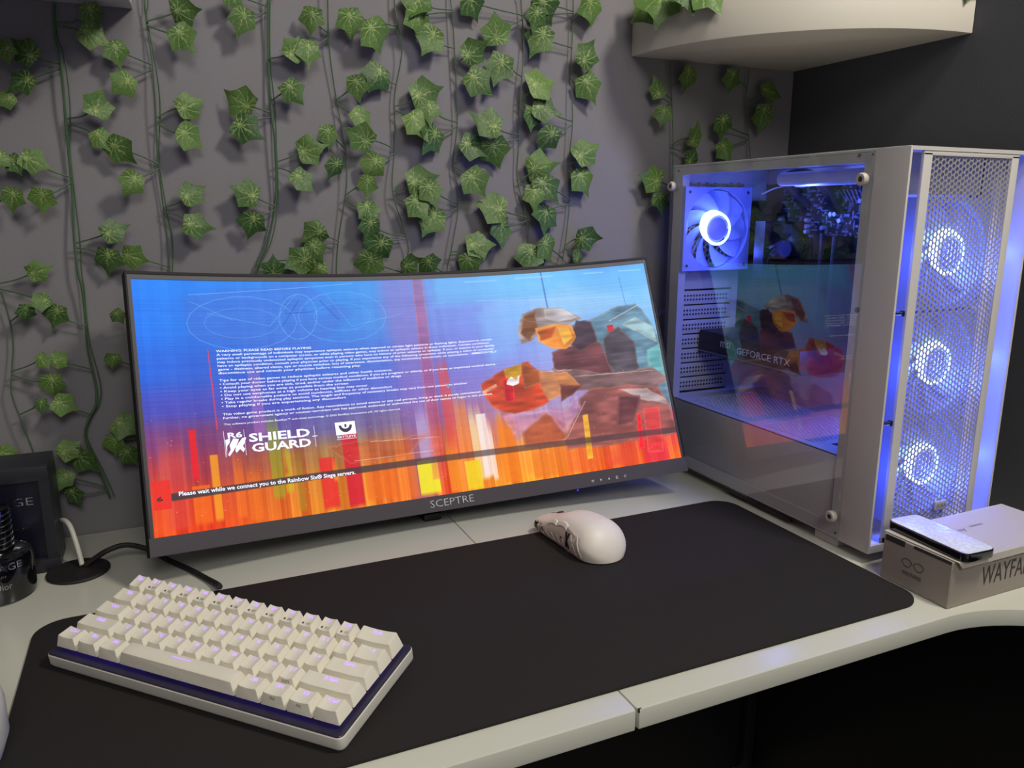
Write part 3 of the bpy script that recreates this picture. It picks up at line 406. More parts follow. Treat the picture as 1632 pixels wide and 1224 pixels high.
STROKES = [((110,190,255),0.45,0.0016,(0.2656,0.1853),(0.2577,0.2245)),((110,190,255),0.45,0.0016,(0.2577,0.2245),(0.2391,0.2578)),((110,190,255),0.45,0.0016,(0.2391,0.2578),(0.2123,0.2809)),((110,190,255),0.45,0.0016,(0.2123,0.2809),(0.1809,0.2916)),((110,190,255),0.45,0.0016,(0.1809,0.2916),(0.1489,0.2889)),((110,190,255),0.45,0.0016,(0.1489,0.2889),(0.12,0.2738)),((110,190,255),0.45,0.0016,(0.12,0.2738),(0.0973,0.2481)),((110,190,255),0.45,0.0016,(0.0973,0.2481),(0.0834,0.2148)),((110,190,255),0.45,0.0016,(0.0834,0.2148),(0.0796,0.1776)),((110,190,255),0.45,0.0016,(0.0796,0.1776),(0.0864,0.1403)),((110,190,255),0.45,0.0016,(0.0864,0.1403),(0.103,0.1071)),((110,190,255),0.45,0.0016,(0.103,0.1071),(0.128,0.0819)),((110,190,255),0.45,0.0016,(0.128,0.0819),(0.1585,0.0682)),((110,190,255),0.45,0.0016,(0.1585,0.0682),(0.1911,0.0682)),((110,190,255),0.45,0.0016,(0.1911,0.0682),(0.2217,0.0823)),((110,190,255),0.45,0.0016,(0.2217,0.0823),(0.2463,0.109)),((110,190,255),0.45,0.0016,(0.2463,0.109),(0.2617,0.145)),((110,190,255),0.45,0.0016,(0.2617,0.145),(0.2656,0.1853)),((110,190,255),0.35,0.0014,(0.2345,0.1832),(0.2294,0.2055)),((110,190,255),0.35,0.0014,(0.2294,0.2055),(0.2171,0.2244)),((110,190,255),0.35,0.0014,(0.2171,0.2244),(0.1992,0.2377)),((110,190,255),0.35,0.0014,(0.1992,0.2377),(0.1779,0.2439)),((110,190,255),0.35,0.0014,(0.1779,0.2439),(0.156,0.2425)),((110,190,255),0.35,0.0014,(0.156,0.2425),(0.136,0.2338)),((110,190,255),0.35,0.0014,(0.136,0.2338),(0.1202,0.2189)),((110,190,255),0.35,0.0014,(0.1202,0.2189),(0.1104,0.1996)),((110,190,255),0.35,0.0014,(0.1104,0.1996),(0.1077,0.178)),((110,190,255),0.35,0.0014,(0.1077,0.178),(0.1122,0.1566)),((110,190,255),0.35,0.0014,(0.1122,0.1566),(0.1236,0.1376)),((110,190,255),0.35,0.0014,(0.1236,0.1376),(0.1407,0.1235)),((110,190,255),0.35,0.0014,(0.1407,0.1235),(0.1615,0.1161)),((110,190,255),0.35,0.0014,(0.1615,0.1161),(0.1837,0.1165)),((110,190,255),0.35,0.0014,(0.1837,0.1165),(0.2044,0.1248)),((110,190,255),0.35,0.0014,(0.2044,0.1248),(0.2211,0.1401)),((110,190,255),0.35,0.0014,(0.2211,0.1401),(0.2316,0.1605)),((110,190,255),0.35,0.0014,(0.2316,0.1605),(0.2345,0.1832)),((110,190,255),0.45,0.0016,(0.4339,0.1718),(0.4264,0.2111)),((110,190,255),0.45,0.0016,(0.4264,0.2111),(0.4096,0.2441)),((110,190,255),0.45,0.0016,(0.4096,0.2441),(0.3858,0.2669)),((110,190,255),0.45,0.0016,(0.3858,0.2669),(0.358,0.2771)),((110,190,255),0.45,0.0016,(0.358,0.2771),(0.3296,0.2737)),((110,190,255),0.45,0.0016,(0.3296,0.2737),(0.304,0.2575)),((110,190,255),0.45,0.0016,(0.304,0.2575),(0.2841,0.2306)),((110,190,255),0.45,0.0016,(0.2841,0.2306),(0.2721,0.196)),((110,190,255),0.45,0.0016,(0.2721,0.196),(0.2693,0.1576)),((110,190,255),0.45,0.0016,(0.2693,0.1576),(0.276,0.1196)),((110,190,255),0.45,0.0016,(0.276,0.1196),(0.2915,0.0863)),((110,190,255),0.45,0.0016,(0.2915,0.0863),(0.3143,0.0619)),((110,190,255),0.45,0.0016,(0.3143,0.0619),(0.3417,0.0494)),((110,190,255),0.45,0.0016,(0.3417,0.0494),(0.3706,0.0509)),((110,190,255),0.45,0.0016,(0.3706,0.0509),(0.3972,0.0665)),((110,190,255),0.45,0.0016,(0.3972,0.0665),(0.4183,0.0945)),((110,190,255),0.45,0.0016,(0.4183,0.0945),(0.4311,0.1312)),((110,190,255),0.45,0.0016,(0.4311,0.1312),(0.4339,0.1718)),((110,190,255),0.35,0.0014,(0.4035,0.1685),(0.399,0.19)),((110,190,255),0.35,0.0014,(0.399,0.19),(0.3885,0.2081)),((110,190,255),0.35,0.0014,(0.3885,0.2081),(0.3734,0.2206)),((110,190,255),0.35,0.0014,(0.3734,0.2206),(0.3557,0.2262)),((110,190,255),0.35,0.0014,(0.3557,0.2262),(0.3374,0.2243)),((110,190,255),0.35,0.0014,(0.3374,0.2243),(0.3207,0.2152)),((110,190,255),0.35,0.0014,(0.3207,0.2152),(0.3076,0.2001)),((110,190,255),0.35,0.0014,(0.3076,0.2001),(0.2997,0.1808)),((110,190,255),0.35,0.0014,(0.2997,0.1808),(0.2977,0.1594)),((110,190,255),0.35,0.0014,(0.2977,0.1594),(0.3019,0.1384)),((110,190,255),0.35,0.0014,(0.3019,0.1384),(0.3119,0.1203)),((110,190,255),0.35,0.0014,(0.3119,0.1203),(0.3265,0.1071)),((110,190,255),0.35,0.0014,(0.3265,0.1071),(0.3441,0.1007)),((110,190,255),0.35,0.0014,(0.3441,0.1007),(0.3625,0.102)),((110,190,255),0.35,0.0014,(0.3625,0.102),(0.3796,0.1108)),((110,190,255),0.35,0.0014,(0.3796,0.1108),(0.3932,0.1263)),((110,190,255),0.35,0.0014,(0.3932,0.1263),(0.4015,0.1464)),((110,190,255),0.35,0.0014,(0.4015,0.1464),(0.4035,0.1685)),((110,190,255),0.45,0.0018,(0.3034,0.1598),(0.2995,0.1943)),((110,190,255),0.45,0.0018,(0.2995,0.1943),(0.292,0.2241)),((110,190,255),0.45,0.0018,(0.292,0.2241),(0.2818,0.2456)),((110,190,255),0.45,0.0018,(0.2818,0.2456),(0.2702,0.2564)),((110,190,255),0.45,0.0018,(0.2702,0.2564),(0.2585,0.2553)),((110,190,255),0.45,0.0018,(0.2585,0.2553),(0.2482,0.2426)),((110,190,255),0.45,0.0018,(0.2482,0.2426),(0.2405,0.2198)),((110,190,255),0.45,0.0018,(0.2405,0.2198),(0.2362,0.1897)),((110,190,255),0.45,0.0018,(0.2362,0.1897),(0.2358,0.1557)),((110,190,255),0.45,0.0018,(0.2358,0.1557),(0.2395,0.1218)),((110,190,255),0.45,0.0018,(0.2395,0.1218),(0.2467,0.0919)),((110,190,255),0.45,0.0018,(0.2467,0.0919),(0.2568,0.0697)),((110,190,255),0.45,0.0018,(0.2568,0.0697),(0.2684,0.058)),((110,190,255),0.45,0.0018,(0.2684,0.058),(0.2802,0.0583)),((110,190,255),0.45,0.0018,(0.2802,0.0583),(0.2908,0.0708)),((110,190,255),0.45,0.0018,(0.2908,0.0708),(0.2987,0.094)),((110,190,255),0.45,0.0018,(0.2987,0.094),(0.3031,0.1249)),((110,190,255),0.45,0.0018,(0.3031,0.1249),(0.3034,0.1598)),((110,190,255),0.3,0.0016,(0.8771,0.2024),(0.869,0.2293)),((110,190,255),0.3,0.0016,(0.869,0.2293),(0.8503,0.2501)),((110,190,255),0.3,0.0016,(0.8503,0.2501),(0.8234,0.2624)),((110,190,255),0.3,0.0016,(0.8234,0.2624),(0.7916,0.265)),((110,190,255),0.3,0.0016,(0.7916,0.265),(0.7586,0.2577)),((110,190,255),0.3,0.0016,(0.7586,0.2577),(0.7286,0.2416)),((110,190,255),0.3,0.0016,(0.7286,0.2416),(0.705,0.2186)),((110,190,255),0.3,0.0016,(0.705,0.2186),(0.6905,0.1913)),((110,190,255),0.3,0.0016,(0.6905,0.1913),(0.6869,0.1627)),((110,190,255),0.3,0.0016,(0.6869,0.1627),(0.6945,0.1361)),((110,190,255),0.3,0.0016,(0.6945,0.1361),(0.7125,0.1145)),((110,190,255),0.3,0.0016,(0.7125,0.1145),(0.739,0.1008)),((110,190,255),0.3,0.0016,(0.739,0.1008),(0.7707,0.0968)),((110,190,255),0.3,0.0016,(0.7707,0.0968),(0.8039,0.1033)),((110,190,255),0.3,0.0016,(0.8039,0.1033),(0.8345,0.1197)),((110,190,255),0.3,0.0016,(0.8345,0.1197),(0.8587,0.1438)),((110,190,255),0.3,0.0016,(0.8587,0.1438),(0.8735,0.1726)),((110,190,255),0.3,0.0016,(0.8735,0.1726),(0.8771,0.2024)),((110,190,255),0.3,0.0016,(1.0351,0.1774),(1.0273,0.2092)),((110,190,255),0.3,0.0016,(1.0273,0.2092),(1.0103,0.2344)),((110,190,255),0.3,0.0016,(1.0103,0.2344),(0.9863,0.2498)),((110,190,255),0.3,0.0016,(0.9863,0.2498),(0.9581,0.2539)),((110,190,255),0.3,0.0016,(0.9581,0.2539),(0.9293,0.2464)),((110,190,255),0.3,0.0016,(0.9293,0.2464),(0.9031,0.2282)),((110,190,255),0.3,0.0016,(0.9031,0.2282),(0.8828,0.2014)),((110,190,255),0.3,0.0016,(0.8828,0.2014),(0.8707,0.1692)),((110,190,255),0.3,0.0016,(0.8707,0.1692),(0.8683,0.1353)),((110,190,255),0.3,0.0016,(0.8683,0.1353),(0.876,0.1035)),((110,190,255),0.3,0.0016,(0.876,0.1035),(0.8927,0.0776)),((110,190,255),0.3,0.0016,(0.8927,0.0776),(0.9166,0.061)),((110,190,255),0.3,0.0016,(0.9166,0.061),(0.9449,0.0558)),((110,190,255),0.3,0.0016,(0.9449,0.0558),(0.974,0.0629)),((110,190,255),0.3,0.0016,(0.974,0.0629),(1.0004,0.0815)),((110,190,255),0.3,0.0016,(1.0004,0.0815),(1.0209,0.1092)),((110,190,255),0.3,0.0016,(1.0209,0.1092),(1.0329,0.1426)),((110,190,255),0.3,0.0016,(1.0329,0.1426),(1.0351,0.1774)),((120,200,255),0.55,0.0016,(0.0872,0.06),(0.3762,0.0114)),((120,200,255),0.4,0.0014,(0.1144,0.1387),(0.2174,0.1959)),((120,200,255),0.4,0.0014,(0.2174,0.1959),(0.2686,0.0593)),((120,200,255),0.4,0.0014,(0.326,0.0613),(0.3652,0.2081)),((120,200,255),0.4,0.0014,(0.0862,0.0863),(0.1545,0.166)),((120,200,255),0.4,0.0014,(0.3652,0.2081),(0.4656,0.1606)),((20,90,200),0.6,0.003,(0.2476,0.1425),(0.2988,0.1369)),((20,90,200),0.5,0.003,(0.2393,0.1973),(0.2728,0.0876)),((20,90,200),0.5,0.003,(0.3129,0.0894),(0.3432,0.1773)),((170,220,255),0.6,0.0015,(0.6228,0.1209),(0.9933,0.166)),((70,110,190),0.7,0.004,(0.7682,-0.0146),(0.7703,0.1788)),((80,120,200),0.6,0.002,(0.9386,0.0528),(0.9436,0.2516)),((170,225,255),0.5,0.003,(0.6029,0.0247),(0.6697,0.0243)),((170,225,255),0.6,0.003,(0.7106,0.021),(0.7932,0.0222)),((170,225,255),0.6,0.003,(0.8631,0.0229),(0.9053,0.0253)),((170,225,255),0.6,0.003,(0.9407,0.0268),(0.9902,0.032)),((235,60,80),0.95,0.0022,(0.1091,0.2903),(0.1108,0.6126)),((230,230,235),0.8,0.0016,(0.899,0.2791),(0.9695,0.2125)),((120,130,140),0.8,0.003,(0.9064,0.2746),(0.9602,0.256)),((250,235,225),0.6,0.0014,(0.8155,0.662),(0.7666,0.8157)),((250,235,225),0.5,0.0014,(0.7666,0.8157),(0.7511,0.8411)),((245,220,200),0.6,0.0012,(0.3377,0.8021),(0.4877,0.7985)),((245,225,200),0.6,0.0012,(0.3711,0.7268),(0.504,0.7405)),((235,235,225),0.5,0.0012,(0.7303,0.4931),(0.7979,0.5014)),((235,225,215),0.6,0.0014,(0.8022,0.5338),(0.9749,0.5519))]
BARS = [((235,25,40),0.95,0.0648,0.0763,0.6059,0.8129),((250,160,30),0.85,0.0937,0.1075,0.7112,0.9783),((250,110,20),0.8,0.0619,0.0906,0.8248,0.9833),((250,120,30),0.6,0.1289,0.1451,0.6821,0.9785),((150,180,30),0.55,0.1904,0.2116,0.5407,0.9242),((200,190,20),0.6,0.2119,0.2268,0.6498,0.9067),((190,60,40),0.6,0.2123,0.2208,0.7282,0.8314),((170,150,30),0.5,0.2298,0.2449,0.6803,0.9882),((245,120,20),0.6,0.1489,0.1714,0.7375,0.9995),((235,40,40),0.85,0.2736,0.3024,0.7707,0.9945),((215,20,50),0.85,0.3183,0.3479,0.675,1.0003),((250,180,30),0.7,0.296,0.3049,0.7501,0.8823),((245,110,20),0.6,0.3514,0.4095,0.7652,0.9867),((250,120,30),0.5,0.4145,0.4503,0.6993,1.0028),((190,170,215),0.7,0.4615,0.4884,0.5691,0.8651),((245,235,40),0.92,0.4521,0.4932,0.8358,0.9978),((235,70,60),0.6,0.5181,0.5409,0.3469,0.8633),((250,150,30),0.7,0.5112,0.536,0.7253,1.007),((250,140,60),0.6,0.5406,0.5659,0.529,0.985),((250,225,170),0.75,0.5658,0.5937,0.594,0.9674),((250,235,235),0.8,0.5821,0.6024,0.6571,0.9589),((245,210,30),0.9,0.5449,0.5773,0.8643,1.0091),((255,245,240),0.7,0.5999,0.6101,0.6619,0.9772),((250,130,20),0.75,0.6211,0.6573,0.6379,1.002),((250,150,40),0.6,0.669,0.682,0.7408,0.9739),((240,120,30),0.7,0.6825,0.7348,0.7747,1.0002),((240,100,40),0.6,0.7545,0.8209,0.7968,0.9985),((235,80,50),0.7,0.8386,0.9057,0.8542,0.9992),((235,40,80),0.7,0.9217,0.9758,0.8508,1.0104),((205,120,190),0.4,0.1696,0.1908,0.3003,0.6647),((230,80,70),0.5,0.0182,0.0557,0.6091,0.9896),((245,90,30),0.6,0.003,0.0249,0.7253,1.0057)]
# ------------------------------------------------------------------ ivy garlands
OUT = [(.68, 0), (.47, .10), (.30, .24), (.12, .55), (-.10, .46), (-.26, .41), (-.42, .37), (-.45, .17), (-.44, .0)]
OUT = OUT + [(x, -y) for x, y in OUT[-2:0:-1]]
def add_leaf(bm, uvl, tl, pos, size, ang, rnd, tilt=.45, normal=(0, -1, 0)):
    nrm = Vector(normal).normalized()
    ex = Vector((cos(radians(ang)), 0, -sin(radians(ang)))); ex = (ex - nrm * ex.dot(nrm)).normalized(); ey = nrm.cross(ex)
    R = Matrix.Rotation(rnd.uniform(-tilt, tilt), 3, ex) @ Matrix.Rotation(rnd.uniform(-tilt, tilt) * .8, 3, ey)
    ex = R @ ex; ey = R @ ey; nz = ex.cross(ey)
    if nz.dot(nrm) < 0: nz = -nz
    s = size * 1.0; fold = rnd.uniform(-.22, .10); curl = rnd.uniform(-.25, .12); jit = [rnd.uniform(.95, 1.06) for _ in OUT]
    tone = rnd.uniform(.05, .95); wide = rnd.uniform(.86, 1.08)
    rings = []
    for q in (0, .35, .7, 1.0):
        row = []
        for i, (x, y) in enumerate(OUT if q else [(0, 0)]):
            k = q * (1 + (jit[i] - 1) * q) if q else 0
            px, py = (x + .08) * k - .08 if q else -.08, y * k * wide
            z = fold * abs(py) + curl * px * px + .05 * sin(7 * px + 5 * py + tone * 9) * q
            v = bm.verts.new(Vector(pos) + (ex * px + ey * py + nz * z) * s); row.append((v, px, py))
        rings.append(row)
    def face(*vs_):
        f = bm.faces.new([v[0] for v in vs_]); f.smooth = True
        for l, v in zip(f.loops, vs_): l[uvl].uv = (v[1], v[2]); l[tl] = (tone, tone, tone, 1)
    n = len(OUT)
    for k in range(n):
        l = (k + 1) % n
        face(rings[0][0], rings[1][k], rings[1][l])
        for a, c in ((1, 2), (2, 3)): face(rings[a][k], rings[c][k], rings[c][l], rings[a][l])
    return Vector(pos) - ex * (.1 * s)
def leaf_bm():
    bm = new(); return bm, bm.loops.layers.uv.new('UVMap'), bm.loops.layers.float_color.new('tone')
for i, (where, stem, leaves) in enumerate(VINES):
    rnd = random.Random(100 + i)
    x0, z0 = stem[0][0], stem[-1][1]
    if i < 2: stem = [(stem[0][0] + (stem[1][0] - stem[0][0]) * .6, .5985)] + [q for q in stem if q[1] < .595]      # these two start under the left shelf
    elif stem[0][1] > .62: stem = [(stem[0][0] - .004, 1.16), (stem[0][0] + .005, .92)] + stem      # the strands hang from higher up the wall
    t = thing('ivy_vine', 'artificial ivy strand ' + where, 'ivy strand', (x0, .216, z0), 0, 'ivy strands hanging on the grey wall')
    sb = new(); P = [(x, .216 + .003 * sin(z * 31 + i), z) for x, z in stem]
    tube(sb, spline(P, 6),   .0014 if i in (1, 3) else .0008, 6)
    if i in (1, 3, 2): tube(sb, spline([(x + .003 + .002 * sin(z * 40), .219, z) for x, z in stem], 6), .0007, 5)
    fb, uvl, tl = leaf_bm()
    for k, (lx, lz, ls, la, nx, nz_) in enumerate(leaves):
        d = Vector((lx, .2085 - .004 * rnd.random() - (.004 if k % 2 else 0), lz))
        a = add_leaf(fb, uvl, tl, d, ls * .93, la, rnd, .42)
        n = Vector((nx, .216, nz_)); mid = (a + n) / 2 + Vector((0, .003, .004 * rnd.uniform(-1, 1)))
        tube(sb, spline([n, mid, a + Vector((0, .002, 0))], 4), .0009, 5)
    obj('stem', sb, M_stem, t); obj('foliage', fb, M_leaf, t, sharp=0)
def garland(label, spots, stempts):
    rnd = random.Random(len(spots) * 7)
    t = thing('ivy_garland', label, 'ivy garland', stempts[0])
    sb = new(); tube(sb, spline(stempts, 6), .0011, 6)
    fb, uvl, tl = leaf_bm()
    for p_, s_, a_, n_ in spots:
        a = add_leaf(fb, uvl, tl, p_, s_, a_, rnd, .25, n_)
    obj('stem', sb, M_stem, t); obj('foliage', fb, M_leaf, t, sharp=0)
garland('ivy foliage spilling over the left tip of the right-hand corner shelf',
        [((-.038, .142, .655), .055, 100, (-.5, -.85, .2)), ((-.022, .100, .657), .050, 80, (-.6, -.8, .3)), ((-.006, .080, .652), .046, 60, (-.5, -.8, .3)), ((-.034, .180, .656), .045, 150, (-.7, -.7, 0)),
         ((.01, .13, .667), .06, 40, (-.3, -.8, .5)), ((-.01, .17, .678), .06, 200, (-.3, -.8, .5))],
        [(-.01, .19, .652), (.01, .15, .66), (.03, .11, .657), (.04, .08, .653)])
garland('ivy leaves at the right-hand tip of the right-hand corner shelf',
        [((.258, -.086, .660), .04, 100, (-.4, -.9, .1)), ((.246, -.082, .672), .05, 150, (-.4, -.9, .3)), ((.236, -.06, .675), .045, 60, (-.4, -.9, .3))],
        [(.262, -.03, .652), (.255, -.055, .660), (.245, -.06, .668)])

# ------------------------------------------------------------------ curved monitor
MON = dict(x=-.3745, y=.065, z=.0232, a=.004, tl=.403, h=.3068, W=.675, R=1.5)
def mon(s, t, off=0.0):
    """point of the curved front: s -1..1 across, t 0..1 up, off metres out of the face"""
    th = s * MON['W'] / 2 / MON['R']; lx = (MON['R'] - off) * sin(th); ly = -(MON['R'] - (MON['R'] - off) * cos(th)); lz = t * MON['h']
    Y = ly * cos(MON['tl']) + lz * sin(MON['tl']); Z = lz * cos(MON['tl']) - ly * sin(MON['tl'])
    return Vector((MON['x'] + lx * cos(MON['a']) - Y * sin(MON['a']), MON['y'] + lx * sin(MON['a']) + Y * cos(MON['a']), MON['z'] + Z))
def slab(bm, s0, s1, t0, t1, o0, o1, n=40, mi=0, back=None):
    """curved slab between two offsets"""
    rows = []
    for i in range(n + 1):
        s = s0 + (s1 - s0) * i / n
        ob = o0 if back is None else back(s)
        rows.append([bm.verts.new(mon(s, t0, ob)), bm.verts.new(mon(s, t1, ob)), bm.verts.new(mon(s, t1, o1)), bm.verts.new(mon(s, t0, o1))])
    for a, c in zip(rows[:-1], rows[1:]):
        for k in range(4):
            f = bm.faces.new((a[k], a[(k + 1) % 4], c[(k + 1) % 4], c[k])); f.material_index = mi
    bm.faces.new(rows[0]).material_index = mi; bm.faces.new(rows[-1]).material_index = mi
mt = thing('curved_monitor', 'wide curved black monitor showing a blue and orange game loading screen', 'monitor', (MON['x'], .11, 0))
US0, US1, TV0, TV1 = -.983, .985, .062, .972
b = new()
slab(b, -1, 1, 0, 1, -.013, -.0012)                                           # body plate
slab(b, -1, -.9945, 0, 1, -.0012, .0028, 1); slab(b, .9945, 1, 0, 1, -.0012, .0028, 1)
slab(b, -1, 1, .9895, 1, -.0012, .0028)
bmesh.ops.recalc_face_normals(b, faces=b.faces)
obj('housing', b, M_bezel, mt)
b = new()
slab(b, -.9945, US0, TV0, .9895, -.001, .0018, 1); slab(b, US1, .9945, TV0, .9895, -.001, .0018, 1); slab(b, -.9945, .9945, TV1, .9895, -.001, .0018)
bmesh.ops.recalc_face_normals(b, faces=b.faces)
obj('inner_bezel', b, M_inner, mt, label='grey inner border of the screen')
b = new(); slab(b, -1, 1, .0, TV0, -.0012, .0030); bmesh.ops.recalc_face_normals(b, faces=b.faces)
chin = obj('bottom_bezel', b, M_chin, mt, label='dark grey bottom bar of the monitor')
b = new(); text(b, 'SCEPTRE', lambda x, y: mon(x, y, .0034), -.066, .1025, .018, .046, bold=-.014)
obj('brand_lettering', b, M_chrome, chin, sharp=0, label='silver outlined lettering SCEPTRE')
b = new()
for k, g in enumerate('M▼▲ΞO'):
    s = .592 + .0345 * k
    if k in (1, 2):
        d = -1 if k == 1 else 1
        vsx = [b.verts.new(mon(s - .004, .0215 - d * .004, .0034)), b.verts.new(mon(s + .004, .0215 - d * .004, .0034)), b.verts.new(mon(s, .0215 + d * .006, .0034))]
        b.faces.new(vsx)
    else:
        text(b, {0: 'M', 3: 'E', 4: 'O'}[k], lambda x, y: mon(x, y, .0034), s - .0045, s + .0045, .016, .027)
obj('button_icons', b, M_txt, chin, sharp=0)
b = new(); t_ = new(); bmesh.ops.create_icosphere(t_, subdivisions=2, radius=.0014); merge(b, t_, Matrix.Translation(mon(.525, -.006, .001)))
obj('power_light', b, mat('led_blue', (60, 60, 255), .5, emit=(50, 40, 255), estr=.6), mt, label='small blue power light')
# hump of the electronics and the stand behind
b = new()
def hump(s0, s1, t0, t1, d, n=16):
    rows = []
    for i in range(n + 1):
        s = s0 + (s1 - s0) * i / n; e = min(1, 4 * min(i / n, 1 - i / n))
        rows.append([b.verts.new(mon(s, t0, -.0128)), b.verts.new(mon(s, t0 + .08, -.0128 - d * e)), b.verts.new(mon(s, t1 - .1, -.0128 - d * e)), b.verts.new(mon(s, t1, -.0128))])
    for a, c in zip(rows[:-1], rows[1:]):
        for k in range(3): b.faces.new((a[k], a[k + 1], c[k + 1], c[k]))
hump(-.6, .6, .1, .72, .028); bmesh.ops.recalc_face_normals(b, faces=b.faces)
obj('rear_cover', b, M_bezel, mt)
b = new()
tube(b, [mon(0, .42, -.03), Vector((-.378, .150, .07)), Vector((-.378, .150, .012))], .014, 12)
box(b, -.397, -.373, .092, .165, .0, .010, bev=.003); box(b, -.47, -.286, .13, .155, .0, .010, bev=.003)
obj('stand', b, M_blackmetal, mt)

# the picture on the screen: a fine grid of the curved glass with a colour per point
NU, NV = 820, 350
U, V = np.meshgrid((np.arange(NU) + .5) / NU, (np.arange(NV) + .5) / NV)        # v = 0 at the top
GRID_V = [0, .18, .36, .52, .64, .76, .88, 1.0]
GRID = [
 [(16, 128, 250), (24, 130, 244), (34, 134, 240), (44, 142, 240), (66, 150, 238), (104, 150, 230), (112, 165, 240), (120, 192, 252), (118, 196, 255), (96, 165, 245), (100, 180, 250)],
 [(16, 122, 246), (30, 120, 232), (44, 128, 230), (54, 136, 232), (70, 142, 230), (116, 140, 224), (125, 150, 235), (142, 186, 248), (150, 196, 250), (140, 190, 245), (140, 200, 250)],
 [(28, 104, 228), (44, 98, 214), (54, 104, 214), (64, 112, 218), (78, 118, 218), (112, 118, 208), (126, 138, 228), (140, 160, 235), (150, 180, 240), (130, 160, 215), (130, 190, 235)],
 [(70, 76, 190), (78, 80, 186), (70, 82, 196), (78, 96, 204), (92, 104, 206), (124, 108, 196), (138, 128, 210), (150, 150, 225), (160, 160, 225), (150, 120, 140), (130, 170, 190)],
 [(130, 66, 128), (130, 68, 118), (104, 82, 160), (108, 98, 160), (120, 100, 150), (150, 100, 150), (172, 120, 160), (170, 150, 200), (170, 150, 200), (160, 110, 130), (150, 150, 170)],
 [(190, 66, 76), (168, 70, 84), (176, 96, 60), (168, 120, 66), (180, 110, 66), (208, 110, 76), (214, 120, 100), (214, 140, 120), (200, 130, 130), (190, 100, 90), (205, 90, 110)],
 [(232, 72, 42), (226, 84, 40), (226, 112, 34), (212, 126, 34), (224, 104, 34), (234, 96, 34), (242, 130, 44), (246, 150, 50), (244, 124, 40), (236, 92, 50), (238, 70, 60)],
 [(250, 84, 28), (246, 84, 24), (238, 118, 26), (222, 128, 26), (236, 110, 26), (240, 80, 30), (246, 150, 34), (248, 150, 30), (250, 116, 20), (250, 100, 26), (252, 104, 34)]]
G = np.array(GRID, float)
def interp(U, V):
    gv = np.interp(V, GRID_V, np.arange(8)); gu = U * 10
    i = np.clip(gv.astype(int), 0, 6); j = np.clip(gu.astype(int), 0, 9); a = (gv - i)[..., None]; c = (gu - j)[..., None]
    a = a * a * (3 - 2 * a)
    return (G[i, j] * (1 - a) * (1 - c) + G[i + 1, j] * a * (1 - c) + G[i, j + 1] * (1 - a) * c + G[i + 1, j + 1] * a * c)
img = interp(U, V)
ASP = 2.38
def blend(mask, col): 
    global img
    img = img * (1 - mask[..., None]) + np.array(col, float) * mask[..., None]
def smooth_noise(n, m, seed):
    r = np.random.RandomState(seed).rand(n + 2, m + 2) - .5; y = V * n; x = U * m; i = y.astype(int); j = x.astype(int); a = y - i; c = x - j
    a = a * a * (3 - 2 * a); c = c * c * (3 - 2 * c)
    return r[i, j] * (1 - a) * (1 - c) + r[i + 1, j] * a * (1 - c) + r[i, j + 1] * (1 - a) * c + r[i + 1, j + 1] * a * c
WX_ = .014 * smooth_noise(14, 30, 21) + .006 * smooth_noise(50, 110, 22); WY_ = .014 * smooth_noise(14, 30, 23) + .006 * smooth_noise(50, 110, 24)
def sd_poly(P, warp=1):
    X = U * ASP + WX_ * warp; Y = V + WY_ * warp; P = [(x * ASP, y) for x, y in P]; n = len(P)
    ins = np.zeros(X.shape, bool); d = np.full(X.shape, 9.0)
    for k in range(n):
        (x1, y1), (x2, y2) = P[k], P[(k + 1) % n]
        c = ((y1 > Y) != (y2 > Y)) & (X < (x2 - x1) * (Y - y1) / ((y2 - y1) or 1e-9) + x1); ins ^= c
        dx, dy = x2 - x1, y2 - y1; t = np.clip(((X - x1) * dx + (Y - y1) * dy) / (dx * dx + dy * dy + 1e-12), 0, 1)
        d = np.minimum(d, np.hypot(X - x1 - t * dx, Y - y1 - t * dy))
    return np.where(ins, d, -d)
# upright brush streaks, stronger low on the picture
def vnoise(n, seed):
    r = np.random.RandomState(seed).rand(n + 1); x = U[0] * n; i = x.astype(int); return r[i]
st = .5 * vnoise(60, 1) + .3 * vnoise(140, 2) + .2 * vnoise(330, 3) - .5
w = np.clip((V - .45) / .4, 0, 1) ** 1.3
img = img + (st[None, :] * w)[..., None] * np.array([70, 110, 60])
st2 = vnoise(90, 7) - .5
img = img + (st2[None, :] * (1 - w) * .3)[..., None] * np.array([30, 24, 24])
for c, a, s, P in ART[:6]: blend(np.clip(.5 + sd_poly(P) / (s * 6), 0, 1) * a, c)
for k, (c, a, u0, u1, v0, v1) in enumerate(BARS):
    top = v0 + .03 * vnoise(300, 40 + k)[None, :]
    m = np.clip((U - u0) / .0012, 0, 1) * np.clip((u1 - U) / .0012, 0, 1) * np.clip((V - top) / .09 if a < .8 else (V - v0) / .004, 0, 1) * np.clip((v1 - V) / .02, 0, 1)
    blend(m * a, c)
for c, a, s, P in ART[6:]:
    q_ = sd_poly(P, 0 if len(P) == 4 and c[0] >= 220 else 1); m = np.clip(.5 + q_ / (s * 1.8), 0, 1); tx = 1 + .35 * smooth_noise(60, 40, int(c[0] + c[1])) + .35 * smooth_noise(14, 22, int(c[2]))
    blend(m * a, (np.clip(np.array(c, float) * tx[..., None], 0, 255)))
    edge = np.exp(-((q_ - s) / (s * .9)) ** 2) * m
    blend(edge * .18, (255, 215, 180))
